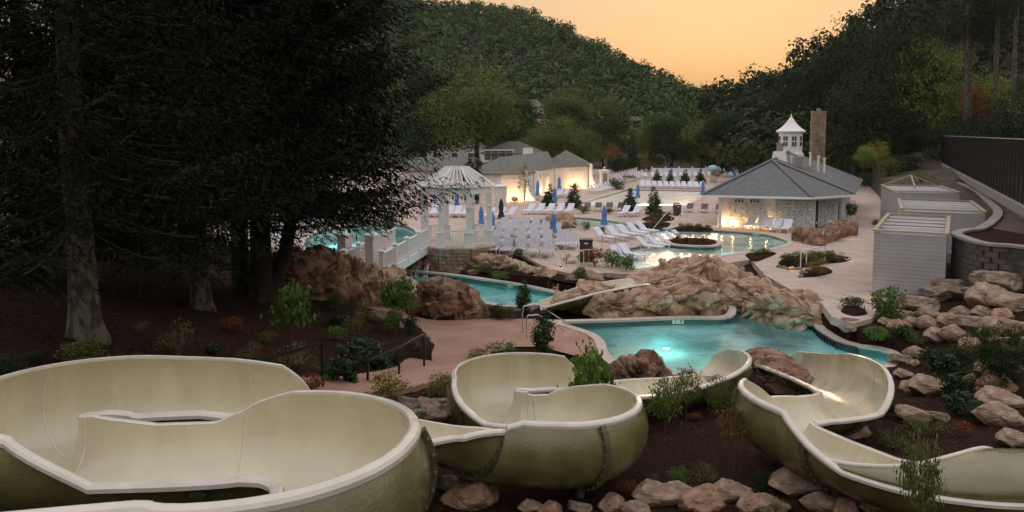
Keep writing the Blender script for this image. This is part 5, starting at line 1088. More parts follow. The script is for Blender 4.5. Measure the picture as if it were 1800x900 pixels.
row([(1140, 441), (1156, 438), (1171, 435), (1186, 432), (1202, 428)], 5, 52, 'white', 'standing in the shallow water', ZW - .2)
row([(1094, 460), (1108, 456)], 2, 38, 'white', 'in the shallow water by the green shrubs', ZW - .2)
row([(1318, 401), (1334, 402), (1352, 405), (1367, 406.5), (1382, 408)], 5, -32, 'white', 'before the fish mural')
row([(497, 432), (503, 420), (514, 410), (530, 402)], 6, 75, 'white', 'left of the round pool')
row([(545, 399), (570, 394), (604, 391)], 7, 32, 'white', 'behind the round pool')
# ------------------------------------------------------------------ folded umbrellas
def umbrella(px, yt, yb, ybase, m, label, z=0.0):
    p = P(px, ybase, z); s = p[1] / F; zt, zb = (ybase - yt) * s, (ybase - yb) * s; t = thing('umbrella', label, 'umbrella', p, random.uniform(0, 6), 'folded umbrellas')
    MB().lathe([(.028, 0), (.028, zt)], 8).build('pole', M['steel'], t); MB().lathe([(.26, 0), (.26, .06), (.06, .10)], 14).build('base', M['kerb'], t)
    H_ = zt - zb; n = 16; V = []; prof = [(.05, 1.0), (.09, .93), (.13, .8), (.16, .6), (.15, .45), (.13, .33), (.21, .1), (.23, .0), (.05, .03)]
    for r_, f in prof:
        for k in range(n): a = 2 * math.pi * k / n; rr = r_ * (1 + (.28 if k % 2 else -.12) * (1 if f < .9 else .2)); V.append((rr * math.cos(a), rr * math.sin(a), zb + H_ * f - (.06 if (k % 4 == 0 and f < .05) else 0)))
    MB().add(V, [(i * n + k, (i + 1) * n + k, (i + 1) * n + (k + 1) % n, i * n + (k + 1) % n) for i in range(len(prof) - 1) for k in range(n)]).build('cloth', m, t); MB().lathe([(.03, zt - .02), (.05, zt + .03), (.0, zt + .12)], 8, cap=False).build('finial', M['plastic'], t)
    MB().lathe([(.17, zb + H_ * .36), (.17, zb + H_ * .41)], 12, cap=False).build('tie', m, t)
U = M['blue']
for a in [(764, 341, 353, 367, U, 'blue folded umbrella seen left of the gazebo columns'), (803, 338, 361, 374, U, 'blue folded umbrella seen through the middle of the gazebo'), (846, 362, 395, 404, U, 'blue folded umbrella right behind the right gazebo column'), (865, 371, 404, 416, U, 'blue folded umbrella just right of the gazebo'), (881, 349, 382, 392, M['umbgreen'], 'dark green folded umbrella'), (945, 317, 343, 352, U, 'blue folded umbrella in the recess of the pool house'), (983, 311, 331, 344, U, 'blue folded umbrella before the far bay wall'), (975, 329, 353, 371, U, 'blue folded umbrella between the two dark hollies'), (973, 374, 408, 424, U, 'blue folded umbrella at the rock island'), (1062, 361, 394, 411, U, 'blue folded umbrella on the lounger peninsula'), (1108, 330, 355, 374, U, 'blue folded umbrella in front of the left cone holly'), (1121, 324, 347, 358, U, 'blue folded umbrella against the bright pool'), (1235, 318, 340, 360, U, 'blue folded umbrella left of the bathhouse roof'), (1180, 295, 313, 322, U, 'blue folded umbrella at the far lounger row'), (1291, 301, 312, 322, U, 'left one of two far blue umbrellas by the roof'), (1300, 298, 310, 320, U, 'right one of two far blue umbrellas by the roof'), (1346, 343, 374, 397, U, 'blue folded umbrella before the lit mural')]: umbrella(*a)
# ------------------------------------------------------------------ white far fence, fountain, bins
def white_fence(a, b, label, h=1.35):
    a, b = Vector(a), Vector(b); t = thing('picket_fence', label, 'fence', a); L_ = (b - a).length; n = int(L_ / 2.4) + 1; d = b - a
    for k in range(n + 1): q = d * (k / n); MB().box(q + Vector((0, 0, h / 2 + .1)), (.16, .16, h + .2)).box(q + Vector((0, 0, h + .24)), (.24, .24, .08)).build('post', M['white'], t)
    an = math.atan2(d.y, d.x)
    for k in range(n): q = d * ((k + .5) / n); MB().box(q + Vector((0, 0, h / 2 + .06)), (L_ / n - .16, .05, h - .12), an).build('panel', M['white'], t)
white_fence(P(1146, 309, 0), P(1335, 309, 0), 'white fence closing the pool area at the back'); white_fence(P(1074, 325, 0), P(1119, 311, 0), 'white fence slanting beside the lawn hedge'); white_fence(P(1335, 309, 0), (68, 139, 0), 'white fence continuing behind the bathhouse roof')
mf = thing('mushroom_fountain', 'aqua mushroom shaped fountain behind the back pool', 'fountain', P(1253, 321, 0)); MB().lathe([(.42, 0), (.38, 1.6), (.55, 1.9)], 16).build('stem', M['white'], mf, True); MB().lathe([(.9, 1.85), (.92, 2.0), (.8, 2.35), (.5, 2.6), (.0, 2.7)], 20, cap=False).build('cap', M['aqua'], mf, True)
def cabinet(p, w, h, label, rz):
    t = thing('trash_bin', label, 'bin', p, rz); MB().box((0, 0, h / 2), (w, w, h)).build('body', M['bronze'], t); MB().box((0, 0, h + .03), (w + .08, w + .08, .06)).build('lid', M['black'], t); MB().box((0, -w / 2 - .01, h * .88), (w * .3, .03, .08)).build('sign', M['plastic'], t)
    for k in range(4): MB().box((-w * .36 + k * w * .24, -w / 2 - .012, h * .42), (w * .2, .02, h * .75)).build('slat', M['bronze'], t)
cabinet(P(1190, 379, 0), .55, .95, 'dark trash bin on the far paving', R(10)); cabinet(P(1030, 459, 0), .75, 1.25, 'dark brown slatted cabinet bin on the terrace', R(-5)); cabinet(P(685, 402, 0), .6, 1.0, 'dark bin behind the round pool', 0)
# ------------------------------------------------------------------ handrails
def rail(label, base, h, m, r=.022, posts=True, ends=True, name='handrail', mid=False):
    base = [np.asarray(b, float) for b in base]; o = base[0]; t = thing(name, label, 'handrail', o); L_ = [b - o for b in base]
    pts = [b + (0, 0, h) for b in L_]
    if ends: pts = [L_[0] + (0, 0, h * .94)] + pts
    MB().tube(catmull(pts, 5), r, 8).build('hand_rail', m, t, True)
    if mid: MB().tube(catmull([b + (0, 0, h * .5) for b in L_], 5), r * .8, 8).build('mid_rail', m, t, True)
    if posts:
        for b in L_: MB().lathe([(r, -.1), (r, h)], 8, b).build('post', m, t); MB().lathe([(r * 2.2, .0), (r * 2.2, .03)], 8, b).build('foot', m, t)
def ramp_z(px): return float(np.interp(px, [855, 900, 940, 965, 1000, 1100], [.55, .4, .2, .06, .01, 0]))
rail('white tube handrail along the far side of the curved ramp', [P(a, b, ramp_z(a)) for a, b in [(866, 430), (900, 434), (940, 441), (965, 455), (982, 468)]], .95, M['railwhite'], mid=False); rail('white tube handrail along the near side of the curved ramp', [P(a, b, ramp_z(a)) for a, b in [(862, 438), (900, 443), (930, 452), (950, 464), (985, 467), (1026, 468)]], .85, M['railwhite']); rail('white tube handrail by the green shrubs at the ramp foot', [P(a, b, 0) for a, b in [(1018, 470), (1035, 468), (1066, 468)]], .95, M['railwhite'])
def grab(label, a, b, h, m=None):
    a, b = np.asarray(a, float), np.asarray(b, float); t = thing('grab_rail', label, 'handrail', a); d = b - a
    MB().tube(catmull([(0, 0, -.1), (0, 0, h * .85), d * .1 + (0, 0, h), d * .3 + (0, 0, h * .98), d * .96 + (0, 0, .1), d + (0, 0, -.1)], 6), .026, 8).build('tube', m or M['steel'], t, True); MB().lathe([(.06, 0), (.06, .03)], 10).build('foot_plate', M['steel'], t)
gA = P(919, 584, ZL); grab('tall steel rail dropping into the splash pool, far one', gA, P(1024, 584, ZLW) + (0, .4, -.2), 1.15); grab('steel rail dropping into the splash pool, near one', P(926, 589, ZL), P(1016, 590, ZLW) + (0, 0, -.2), .85)
grab('steel rail into the lagoon at the far planter, left one', P(1180, 396, 0), P(1146, 406, ZW), 1.1); grab('steel rail into the lagoon at the far planter, right one', P(1207, 397, 0), P(1171, 405, ZW), 1.1)
grab('steel rail into the lagoon beside the rock island, left one', P(984, 409, 0), P(1024, 408, ZW), .9); grab('steel rail into the lagoon beside the rock island, right one', P(1003, 411, 0), P(1030, 410, ZW), .9)
for a, lb in (((1058, 437), 'left one'), ((1081, 441), 'right one')): grab('bent steel rail at the step of the peninsula, ' + lb, P(a[0], a[1], 0), P(a[0] + 17, a[1] + 1, 0), .95)
bl = [(P(430, 662, 2.2)), ]; S_l = STAIR_C
def stair_side(i, s, w=None): return np.array([C[i][0] + N[i][0] * s * (WW[i] + .12), C[i][1] + N[i][1] * s * (WW[i] + .12), C[i][2]])
sgn = -1 if stair_side(20, -1)[0] < stair_side(20, 1)[0] else 1
bt = thing('stair_handrail', 'black steel handrail along the stair path', 'handrail', (0, 0, 0)); bp = [np.array([*GP(757, 641)[:2], gz(*GP(757, 641)[:2]) + .1]), PY(745, 645, 24.6), PY(701, 668, 22.4), PY(646, 680, 20.6), PY(566, 675, 19.0), PY(430, 712, 16.5)]; bh2 = [(757, 603), (745, 588), (701, 612), (646, 634), (566, 603), (430, 641)]
tops = [PY(a, b, q[1]) for (a, b), q in zip(bh2, bp)]
for i in range(5): MB().bar(tops[i], tops[i + 1], .07, .06).build('rail', M['black'], bt)
for q, tp in zip(bp, tops): MB().bar((tp[0], tp[1], min(q[2], gz(q[0], q[1])) - .2), tp, .065, .065).build('post', M['black'], bt)
rail('white square handrail at the flower bed on the right paving', [P(1407, 473, 0), P(1417, 468, 0), P(1450, 462, 0)], .95, M['railwhite'], .035); grab('slanting steel rail beside the rock planter', P(1446, 430, 0), P(1480, 404, 0), .9)
# ------------------------------------------------------------------ depth markers
def txt(body, size, loc, rot, m, parent, name='numeral'):
    cu_ = bpy.data.curves.new('numeral', 'FONT'); cu_.body = body; cu_.size = size; cu_.align_x = 'CENTER'; cu_.align_y = 'CENTER'; cu_.extrude = .004; o = bpy.data.objects.new('tmp', cu_); COL.objects.link(o)
    dg = bpy.context.evaluated_depsgraph_get(); me = bpy.data.meshes.new_from_object(o.evaluated_get(dg)); bpy.data.objects.remove(o); me.materials.append(m); q = link(name, me, parent); q.location = loc; q.rotation_euler = rot
def marker(px, py, zt, a, b, label, w=.36, h=.22, rz=0.0, off=-.03):
    p = P(px, py, zt); t = thing('depth_marker', label, 'sign', p, rz)
    for s, ch_ in ((-1, a), (1, b)):
        MB().box((s * w * .52, off, 0), (w, .02, h)).build('tile', M['white'], t); txt(ch_, h * 1.1, (s * w * .5, off - .012, 0), (math.pi / 2, 0, 0), M['black'], t)
def nearest_wall(poly, px, py, z):
    q = P(px, py, z)[:2]; best = None
    for i in range(len(poly)):
        a, b = poly[i], poly[(i + 1) % len(poly)]; e = b - a; t = np.clip(((q - a) @ e) / (e @ e), 0, 1); d = np.linalg.norm(a + e * t - q)
        if best is None or d < best[0]: best = (d, a + e * t, math.atan2(e[1], e[0]))
    return best[1], best[2]
def wall_marker(pool_, px, py, z, a, b, label, w=.2, h=.22):
    q, an = nearest_wall(POOLS[pool_], px, py, z); 
    if math.cos(an) < 0: an += math.pi
    t = thing('depth_marker', label, 'sign', (q[0], q[1], z), an)
    for s, ch_ in ((-1, a), (1, b)): MB().box((s * w * .52, -.02, 0), (w, .02, h)).build('tile', M['white'], t); txt(ch_, h * 1.05, (s * w * .52, -.034, 0), (math.pi / 2, 0, 0), M['black'], t)
wall_marker('splash', 1188, 562, -.94, '3', '6', 'white depth marker tile reading 3 6 below the layered rock island', .26, .22); wall_marker('splash', 1417, 566, -.94, '3', '1', 'white depth marker tile reading 3 1 at the right shore', .22, .22); wall_marker('river', 908, 500, -.94, '3', '6', 'white depth marker tile on the river pool wall', .18, .18); wall_marker('river', 712, 481, -.94, '3', '6', 'white depth marker tile under the footbridge', .2, .18); wall_marker('lagoon', 1328, 411, -.07, '3', '6', 'white depth marker tile in the lagoon wall', .3, .13)
# skimmer grille along the right shore of the splash pool
sk = thing('pool_grille', 'row of dark vertical bars in the right wall of the splash pool', 'grille', (0, 0, 0))
seg_ = [nearest_wall(POOLS['splash'], a, b, ZLW) for a, b in zip(np.linspace(1433, 1506, 16), np.interp(np.linspace(1433, 1506, 16), [1433, 1440, 1473, 1510], [584, 592, 612, 622]))]
for q, an in seg_: nrm = np.array([math.sin(an), -math.cos(an)]); q = q - nrm * .0; MB().box((q[0] - .04, q[1] - .03, -.97), (.12, .10, .28), an).build('bar', M['black'], sk)
# path lamps
for i, (px, py, lb) in enumerate([(1389, 474, 'at the left end of the flower bed'), (1492, 458, 'at the right tip of the flower bed'), (1494, 419, 'beside the rock planter'), (986, 470, 'at the ramp foot'), (1150, 386, 'at the far planter'), (1622, 517, 'at the cabana corner')]):
    p = P(px, py, 0) if px != 1622 else P(1535, 522, 0); t = thing('path_lamp', 'small glowing path lamp ' + lb, 'lamp', p); MB().lathe([(.05, 0), (.05, .12), (.07, .13), (.07, .16)], 10).build('body', M['bronze'], t); MB().lathe([(.055, .12), (.055, .155)], 10, cap=False).build('glow', M['lamp'], t); l = bpy.data.lights.new('path_lamp_light', 'POINT'); l.energy = 2.5; l.color = (1, .62, .3); l.shadow_soft_size = .05; o = link('path_lamp_light', l, t); o.location = (0, -.1, .2)
# ------------------------------------------------------------------ planted beds
def bed(px, z, label, h=.12, m='mulch'):
    poly = ring(px, z, 5); n = len(poly); c = poly.mean(0); V = [(p[0], p[1], z + .004) for p in poly] + [(*(c + (p - c) * .82), z + h) for p in poly] + [(c[0], c[1], z + h * 1.15)]
    o = MB().add(V, [(i, (i + 1) % n, n + (i + 1) % n, n + i) for i in range(n)] + [(n + i, n + (i + 1) % n, 2 * n) for i in range(n)]).build('planting_bed', M[m], None, True); return tag(o, label, 'flower bed', kind='structure')
for a in [([(1120, 395), (1150, 391), (1180, 393), (1168, 401), (1145, 402), (1128, 399)], 0, 'mulch bed with yellow flowers at the lagoon'), ([(1178, 403), (1205, 399), (1250, 402), (1250, 404.5), (1205, 404.5)], 0, 'mulch bed with orange flowers at the far shore'), ([(1368, 462), (1390, 452), (1440, 446), (1492, 452), (1488, 460), (1450, 464), (1420, 470), (1385, 472)], 0, 'flower bed with stones on the right paving'), ([(1405, 486), (1420, 474), (1455, 472), (1462, 480), (1430, 487)], 0, 'small flower bed at the white rail'), ([(1310, 448), (1330, 447), (1365, 445), (1345, 455), (1325, 460)], 0, 'mulch bed behind the big rock'), ([(1128, 386), (1140, 381), (1170, 380), (1185, 383), (1180, 388), (1150, 390)], 0, 'mulch bed around the cone holly'), ([(1478, 548), (1490, 541), (1515, 545), (1525, 552), (1500, 556)], 0, 'round mulch bed with a dark shrub')]: bed(*a)
bed([(845, 440), (880, 440), (915, 452), (945, 470), (985, 482), (1040, 482), (1080, 478), (1070, 492), (1010, 498), (960, 488), (900, 470), (850, 458)], -.25, 'dark mulch bed between the ramp and the rock wall', .08)
# planter island in the lagoon
isl = ring([(1172, 424), (1215, 421), (1255, 424), (1268, 430), (1250, 435), (1205, 434), (1178, 431)], 0, 6); n = len(isl)
io = thing('planter_island', 'low round planter island with red shrubs in the lagoon', 'planter', (0, 0, 0)); MB().prism(isl, ZW - .9, .02).build('wall', M['tile'], io); MB().prism(offset(isl, .1), .02, .12).build('rim', M['coping'], io); MB().prism(offset(isl, -.3), .12, .16).build('soil', M['mulch'], io)
# rock island and planters
boulder(P(966, 402, 0), 1.5, 'left boulder of the small rock island behind the terrace', 1, 1.3, sink=.1); boulder(P(985, 400, 0), 2.2, 'orange lit middle boulder of the small rock island', 4, 1.5, sink=.1); boulder(P(1003, 398, 0), 1.5, 'right boulder of the small rock island', 1, 1.1, sink=.1)
ridge('rock_planter', 'brown rock planter left half before the bathhouse', [(1408, 424, 0, .55, .8), (1430, 428, 0, .6, .95), (1444, 433, 0, .5, .75)], M['rockdark'], 61, dens=12, seg=24, crack=.08); ridge('rock_planter', 'brown rock planter right half beside the slanting rail', [(1450, 428, 0, .5, .7), (1478, 418, 0, .6, .95), (1500, 412, 0, .55, .85)], M['rockdark'], 63, dens=12, seg=24, crack=.08)
# ------------------------------------------------------------------ boulders in place
bl = [(1525, 523, 40, 3), (1560, 515, 60, 6), (1605, 512, 40, 3), (1655, 520, 65, 5), (1700, 512, 80, 3), (1745, 495, 60, 6), (1752, 530, 95, 5), (1795, 540, 60, 3), (1630, 545, 55, 6), (1590, 555, 60, 3), (1560, 548, 40, 3)]
rows_ = [('on the top tier below the retaining wall', [(1690, 527, 75, 3), (1735, 530, 60, 6), (1768, 510, 70, 3), (1800, 545, 70, 5), (1755, 545, 90, 0), (1660, 530, 60, 6)]),
         ('on the middle tier of the stone slope', [(1580, 582, 42, 1), (1608, 580, 40, 0), (1640, 580, 45, 2), (1673, 572, 50, 1), (1625, 552, 62, 3), (1655, 605, 52, 0), (1688, 600, 50, 2), (1720, 585, 60, 3), (1745, 600, 50, 1), (1780, 590, 60, 5), (1715, 622, 58, 1), (1790, 620, 50, 6), (1560, 575, 30, 0), (1700, 560, 40, 2), (1735, 560, 44, 0), (1640, 560, 40, 2), (1770, 565, 50, 1), (1598, 562, 34, 5)]),
         ('at the shrub row right of the splash pool', [(1588, 640, 36, 3), (1618, 632, 40, 2), (1612, 645, 24, 1), (1500, 574, 30, 3), (1488, 582, 24, 0)]),
         ('in the lower tier beside the right slide', [(1602, 690, 42, 1), (1638, 698, 70, 0), (1615, 745, 52, 5), (1745, 660, 60, 1), (1760, 690, 70, 4), (1765, 725, 80, 0), (1735, 735, 40, 1), (1770, 755, 75, 2), (1500, 770, 70, 4), (1590, 668, 34, 0), (1655, 745, 34, 3), (1790, 660, 50, 0), (1720, 680, 36, 2), (1790, 790, 60, 0)]),
         ('in the rock row along the bottom edge', [(830, 897, 115, 1), (790, 872, 50, 2), (930, 908, 44, 0), (970, 912, 52, 1), (1020, 910, 40, 3), (1080, 902, 60, 1), (1120, 912, 50, 2), (1150, 895, 80, 0), (1195, 884, 66, 2), (1240, 896, 78, 4), (1285, 888, 70, 0), (1325, 900, 62, 1), (1360, 906, 54, 5), (1405, 880, 100, 0), (1450, 905, 60, 2), (1495, 912, 60, 1), (1535, 905, 50, 0)]),
         ('in the rubble left of the middle slide', [(715, 722, 40, 3), (740, 728, 50, 0), (765, 722, 45, 6), (785, 730, 40, 3), (728, 738, 36, 6), (757, 742, 44, 0)]),
         ('at the brown landing edge', [(672, 568, 44, 2), (695, 578, 30, 1)]),
         ('in the mulch above the river pool', [(893, 458, 24, 2), (1007, 499, 24, 2), (1040, 498, 42, 2), (797, 481, 32, 5), (833, 482, 22, 5), (1006, 470, 26, 1)]),
         ('edging the flower bed on the right paving', [(1370, 470, 9, 2), (1378, 472, 9, 0), (1386, 474, 9, 1), (1395, 474, 10, 2), (1404, 474, 10, 0), (1408, 487, 12, 1), (1414, 483, 14, 2), (1420, 478, 14, 0), (1450, 460, 10, 1), (1470, 457, 12, 2), (1485, 458, 8, 0)])]
for where, lst in rows_:
    lst = sorted(lst); 
    for i, (px, py, w, k) in enumerate(lst):
        z0_ = where.startswith('edging'); p = P(px, py, 0) if z0_ else None
        if z0_: boulder(p, w / F * p[1] * 1.2, '%s small stone %s' % (nth(i, len(lst)), where), k, name='stone')
        else: bould_px(px, py, w * 1.12, k, '%s %s boulder %s' % (nth(i, len(lst)), {0: 'tan', 1: 'reddish', 2: 'pale', 3: 'grey', 4: 'reddish', 5: 'tan', 6: 'grey'}[k], where), hr=w * (.62 if w < 100 else .5))
# ------------------------------------------------------------------ shrubs and saplings in place
for a in [(1037, 780, 84, 172, 'sap_broad', 'broad leaved sapling before the middle slide', 'sapling'), (1168, 822, 78, 175, 'sap_fine', 'thin sapling right of the middle slide', 'sapling'), (1205, 780, 50, 140, 'sap_fine', 'slender young sapling near the pool rocks', 'sapling'), (1263, 800, 46, 150, 'sap_fine', 'light sapling before the middle slide end', 'sapling'), (1291, 842, 74, 128, 'sap_red', 'sapling with yellowing leaves before the right slide', 'sapling'),
          (514, 612, 72, 118, 'sap_broad', 'leafy sapling on the dark mulch left of the stairs', 'sapling'), (702, 580, 62, 92, 'sap_broad', 'sapling beside the brown landing', 'sapling'), (632, 600, 48, 78, 'thin', 'thin shrub left of the landing edge'), (694, 590, 34, 48, 'bush', 'round shrub below the landing sapling'), (723, 588, 26, 36, 'bush_dark', 'small dark shrub at the landing corner'), (922, 556, 44, 66, 'column', 'slim dark evergreen beside the river pool'), (957, 632, 62, 90, 'column', 'dense dark evergreen before the splash pool'), (553, 512, 60, 56, 'bush_light', 'yellow green shrub before the dark rock wall'), (590, 545, 36, 30, 'bush', 'low shrub at the foot of the rock wall'),
          (312, 640, 66, 74, 'thin', 'sparse shrub on the mulch between the grey trunks'), (140, 648, 70, 50, 'bush', 'shrub at the foot of the nearest trunk'), (10, 668, 60, 50, 'bush_dark', 'dark shrub at the left edge'), (440, 640, 44, 40, 'thin', 'small shrub left of the black handrail'), (520, 655, 80, 55, 'thin', 'loose shrub under the black handrail'), (600, 680, 60, 55, 'hosta', 'leafy perennials below the handrail post'), (625, 640, 70, 40, 'hosta', 'broad leaved perennials on the slope'), (545, 700, 50, 46, 'bush_red', 'reddish shrub beside the left slide'), (684, 715, 64, 62, 'bush_yellow', 'yellow shrub beside the stair path'), (668, 650, 60, 34, 'hosta', 'low perennials right of the handrail'), (775, 705, 52, 52, 'bush_yellow', 'yellow green shrub left of the middle slide'), (883, 632, 54, 34, 'bush_light', 'bright green shrub behind the middle slide'), (840, 640, 40, 28, 'bush_yellow', 'thin yellow shrub on the landing edge'),
          (1560, 566, 56, 68, 'bush_light', 'light green shrub before the cabana'), (1498, 552, 46, 32, 'bush_dark', 'dark glossy shrub in the round bed'), (1750, 690, 110, 130, 'pine', 'dark needled pine shrub at the right edge'), (1730, 745, 70, 40, 'pine', 'low pine shrub under the boulders'), (1640, 650, 40, 36, 'hosta', 'uppermost shrub of the row right of the splash pool'), (1668, 668, 46, 42, 'hosta', 'second shrub of the row right of the splash pool'), (1690, 640, 42, 34, 'bush_dark', 'dark shrub before the reddish boulder'), (1678, 700, 46, 40, 'hosta', 'third shrub of the row right of the splash pool'), (1683, 730, 50, 42, 'hosta', 'lowest shrub of the row right of the splash pool'), (1570, 790, 70, 40, 'thin', 'weedy shrub behind the right slide opening'), (1645, 770, 60, 40, 'thin', 'weedy shrub under the upright boulder'), (1365, 905, 50, 36, 'thin', 'weeds between the bottom boulders'), (1240, 850, 50, 36, 'thin', 'weeds on the mulch before the bottom boulders'), (760, 862, 40, 26, 'bush_light', 'small green plant beside the bottom left boulder'),
          (845, 560, 30, 28, 'bush', 'low green shrub at the end of the rock hump'), (875, 562, 34, 28, 'bush_dark', 'dark low shrub beside the landing'), (895, 563, 26, 24, 'bush', 'last low shrub beside the landing'), (1010, 556, 26, 22, 'bush', 'shrub in front of the small slide'), (1020, 502, 26, 32, 'bush', 'shrub between the pale boulders'), (850, 483, 36, 18, 'bush', 'low plants along the river coping'), (880, 490, 30, 14, 'bush_light', 'low light plants along the river coping'), (825, 478, 22, 16, 'bush', 'low plants at the pier foot')]: plant(*a)
def dplant(px, py, w, h, k, lb, z=0): plant(px, py, w, h, k, lb, p=P(px, py, z))
for a in [(1075, 470, 34, 34, 'bush_light', 'left bright green shrub at the sun shelf'), (1100, 476, 34, 34, 'bush_light', 'right bright green shrub at the sun shelf'), (1045, 468, 34, 36, 'bush_red', 'reddish shrub at the ramp foot'), (900, 436, 14, 26, 'column', 'dark narrow shrub at the ramp rail'), (995, 468, 18, 26, 'thin', 'thin young plant at the ramp foot'), (912, 452, 20, 16, 'bush', 'small plant on the mulch below the ramp'), (1022, 465, 16, 20, 'bush', 'shrub beside the brown cabinet'),
          (1140, 398, 14, 12, 'bush_yellow', 'yellow flowering plant in the far planter'), (1152, 398, 12, 10, 'bush', 'green plant in the far planter'), (1163, 397, 12, 10, 'bush_light', 'light green plant in the far planter'), (1198, 403, 14, 12, 'bush_yellow', 'orange flowering plant at the far shore'), (1212, 403, 14, 12, 'bush_red', 'red flowering plant at the far shore'), (1228, 403, 16, 10, 'bush', 'green plant at the far shore'), (1244, 403, 12, 9, 'bush_light', 'light plant at the far shore end'),
          (1190, 428, 14, 20, 'bush_red', 'left red shrub on the planter island'), (1205, 430, 12, 14, 'bush_dark', 'dark shrub on the planter island'), (1221, 430, 13, 16, 'bush_red', 'middle red shrub on the planter island'), (1238, 430, 16, 18, 'bush_red', 'right red shrub on the planter island'), (1030, 404, 16, 16, 'bush_light', 'light green shrub beside the lagoon rail'), (1058, 411, 12, 12, 'bush', 'small shrub behind the peninsula loungers'),
          (1385, 470, 32, 26, 'bush_dark', 'dark green shrub at the left of the flower bed'), (1410, 462, 40, 22, 'bush_yellow', 'yellow flowering shrub in the flower bed'), (1435, 456, 40, 16, 'bush_light', 'light low shrub in the flower bed'), (1458, 462, 26, 22, 'bush', 'green shrub at the right of the flower bed'), (1478, 458, 24, 16, 'thin', 'sparse shrub at the tip of the flower bed'), (1436, 485, 36, 34, 'bush_yellow', 'yellow green shrub in front of the white rail'), (1330, 450, 20, 14, 'bush_light', 'light plant behind the big rock'), (1345, 448, 20, 12, 'bush', 'green plant behind the big rock'), (1340, 497, 30, 10, 'bush', 'grassy tuft on the big rock'), (1238, 513, 24, 10, 'bush_light', 'grass tuft in the hollow of the rock island'),
          (1447, 415, 26, 18, 'bush_dark', 'dark shrub in the rock planter'), (1439, 394, 20, 38, 'sap_broad', 'young tree before the blue mural'), (1495, 392, 20, 36, 'sap_broad', 'young tree at the right end of the bathhouse'), (1497, 397, 20, 8, 'bush', 'low plants under the right young tree'), (1540, 400, 14, 14, 'bush', 'little shrub beside the cabanas')]: dplant(*a)
plant(1238, 513, 24, 10, 'bush_light', 'grass growing in the rock island hollow', p=PY(1238, 506, 37.6)) if False else None
for px, yt, yb, w, lb in [(965, 321, 362, 28, 'dark cone holly left of the two before the far bay'), (1008, 320, 365, 30, 'dark cone holly right of the two before the far bay'), (1108, 328, 374, 32, 'cone holly behind the blue umbrella at the bright pool'), (1150, 324, 378, 32, 'tall cone holly in front of the bright pool'), (1155, 296, 322, 20, 'leftmost small holly behind the back pool'), (1178, 298, 322, 16, 'second small holly behind the back pool'), (1204, 296, 322, 20, 'third small holly behind the back pool'), (1231, 295, 322, 20, 'fourth small holly behind the back pool')]:
    p = P(px, yb, 0); s = p[1] / F; t = thing('holly_tree', lb, 'tree', p, random.uniform(0, 6)); t.scale = (w * s * 1.35, w * s * 1.35, (yb - yt) * s); link('crown', PL['holly'][0], t); link('trunk', PL['holly'][1], t)
for px, yt, yb, w, k, lb in [(1259, 298, 326, 24, 'sap_red', 'brown leaved young tree at the mushroom fountain'), (1075, 250, 322, 34, 'sap_red', 'bare reddish young tree behind the louvred pillar'), (1265, 256, 308, 40, 'sap_red', 'brown young tree behind the far fence'), (1132, 264, 302, 18, 'bush_yellow', 'yellow young tree behind the far fence'), (922, 280, 356, 26, 'thin', 'leafless young tree at the near lit bay'), (1380 - 45, 262, 300, 30, 'sap_red', 'golden young tree left of the bathhouse roof')]:
    p = P(px, yb, 0); s = p[1] / F; t = thing('young_tree', lb, 'tree', p); t.scale = (w * s * 1.2, w * s * 1.2, (yb - yt) * s); link('crown', PL[k][0], t); link('trunk', PL[k][1], t)
for px, lb in ((822, 'left dark columnar cypress beside the pool house'), (831, 'middle dark columnar cypress beside the pool house'), (839, 'right dark columnar cypress beside the pool house')):
    p = P(px, 358, 0); t = thing('cypress_tree', lb, 'tree', p, random.uniform(0, 6)); t.scale = (2.0, 2.0, 5.2); link('crown', PL['column'][0], t); link('trunk', PL['column'][1], t)
# lawn hedge and low hedges
for i, (px, py, w, h, k, lb) in enumerate([(1080, 325, 40, 12, 'bush_yellow', 'yellow green hedge piece left of the slanting fence'), (1100, 318, 40, 12, 'bush_yellow', 'yellow green hedge piece behind the slanting fence'), (1085, 333, 30, 14, 'bush_dark', 'low dark hedge by the louvred pillar'), (1010, 335, 24, 14, 'bush_red', 'reddish planting at the far bay'), (905, 357, 14, 12, 'bush', 'small planting at the near bay'), (1070, 376, 16, 10, 'bush', 'low plants at the terrace edge'), (1173, 381, 18, 9, 'bush', 'low plants right of the cone holly'), (1025, 375, 24, 12, 'bush', 'low plants right of the right dark holly'), (650, 400, 46, 14, 'bush', 'low plants behind the round pool')]): dplant(px, py, w, h, k, lb)
# old woodland undergrowth along the right path
for i, (px, py, w, h, k, lb) in enumerate([(1535, 300, 40, 40, 'bush_light', 'light shrub on the bank above the bathhouse'), (1560, 310, 50, 30, 'bush', 'green shrub on the bank above the bathhouse'), (1520, 330, 24, 28, 'bush_light', 'yellowish shrub beside the bathhouse path'), (1590, 300, 60, 30, 'bush_dark', 'dark shrub under the maples'), (1620, 320, 60, 20, 'thin', 'dry undergrowth above the cabanas')]): plant(px, py, w, h, k, lb)
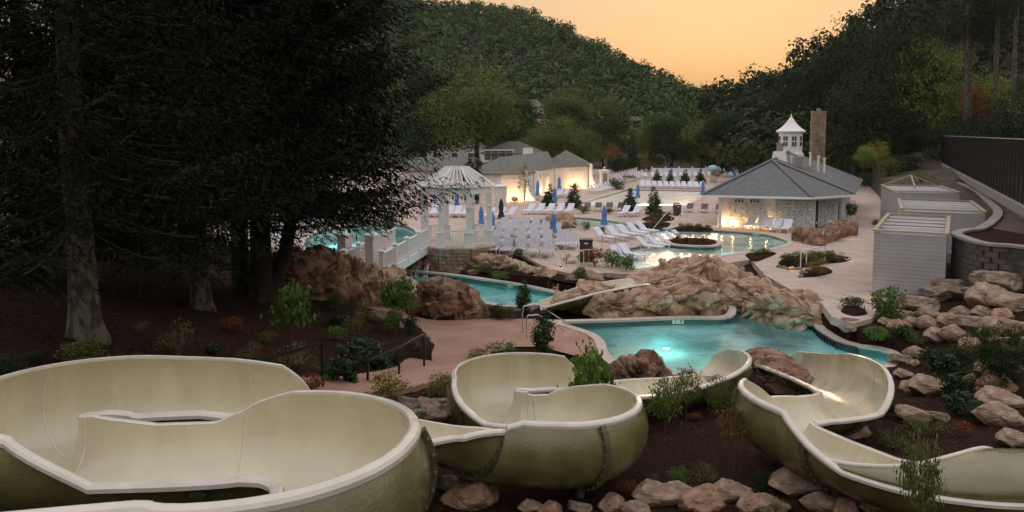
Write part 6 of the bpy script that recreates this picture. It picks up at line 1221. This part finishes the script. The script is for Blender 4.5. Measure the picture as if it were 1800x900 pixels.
# bark chips and leaf litter on the mulch near the camera
rgk = np.random.default_rng(31); nk = 42000; kx = rgk.uniform(-16, 20, nk); ky = 9 + 27 * rgk.random(nk) ** 1.1; kz = ground_z(kx, ky); ok = ~inside(LOWER_DECK, kx, ky) & ~inside(UPPER_DECK, kx, ky) & (polydist(STAIR_C[:, :2], kx, ky) > .3)
for q in STAIR_C: ok &= np.hypot(kx - q[0], ky - q[1]) > 1.15
for q in POOLS.values(): ok &= ~inside(q, kx, ky) & (polydist(q, kx, ky) > .45)
CK = np.stack([kx, ky, kz + .012], 1)[ok]; V, Q = leaf_faces(CK, .075, rgk, .4, 0, 0, Nr=np.tile((0, 0, 1.), (len(CK), 1)))
M['chips'] = mat('chips', (.03, .014, .01), .95, (.10, .05, .032), 3, 6, per_island=.6, spec=.1)
tag(link('bark_chips', mesh_np('bark_chips', V, Q, M['chips'])), 'loose bark chips spread over the mulch', 'mulch', kind='stuff')
# small perennials scattered through the beds
kk = 0; spots = [(240, 640), (380, 625), (470, 605), (410, 585), (590, 600), (660, 620), (700, 640), (735, 620), (590, 575), (1120, 740), (1220, 740), (1195, 850), (1150, 850), (1340, 860), (1560, 690), (1560, 735), (1605, 770), (1690, 770), (1540, 600), (1610, 610), (1660, 640), (1700, 600), (1590, 600), (1400, 850), (1100, 870), (725, 760), (250, 590), (60, 640), (200, 650)]
for px, py in spots:
    kd = ['thin', 'hosta', 'bush', 'bush_red', 'bush_light', 'thin', 'bush_dark'][kk % 7]; w = random.uniform(26, 44)
    plant(px, py, w, w * random.uniform(.6, .95), kd, 'small %s among the mulch, %s' % ({'thin': 'wispy plant', 'hosta': 'broad leaved perennial', 'bush': 'green perennial', 'bush_red': 'reddish perennial', 'bush_light': 'light green perennial', 'bush_dark': 'dark perennial'}[kd], ('near the left trunks' if px < 500 else 'by the stairs' if px < 850 else 'between the slides' if px < 1450 else 'on the right slope') + ', ' + nth(sorted(a for a, b in spots).index(px), len(spots)).replace('from left', 'scattered plant from left')), 'perennial'); kk += 1
# ------------------------------------------------------------------ thin evening haze over the valley
hz = bpy.data.materials.new('haze'); hz.use_nodes = True; hn, hl = hz.node_tree.nodes, hz.node_tree.links; hn.remove(hn['Principled BSDF'])
pv_ = hn.new('ShaderNodeVolumePrincipled'); pv_.inputs['Color'].default_value = (.80, .86, .90, 1); pv_.inputs['Density'].default_value = .00008; pv_.inputs['Anisotropy'].default_value = .2; hl.new(pv_.outputs[0], hn['Material Output'].inputs['Volume'])
hb = MB().box((0, 340, 70), (1000, 800, 160)).build('haze', hz); tag(hb, 'thin evening haze in the valley air', 'haze', kind='stuff')
cy.volume_bounces = 0
sx_ = (1642 - 900) / F * 11.0; sz_ = gz(sx_, 11.0); plant(1642, 0, 84, (234 + F * (CAMZ - sz_) / 11.0) - 772, 'sap_fine', 'sapling standing before the covered tube', 'sapling', p=(sx_, 11.0, sz_))
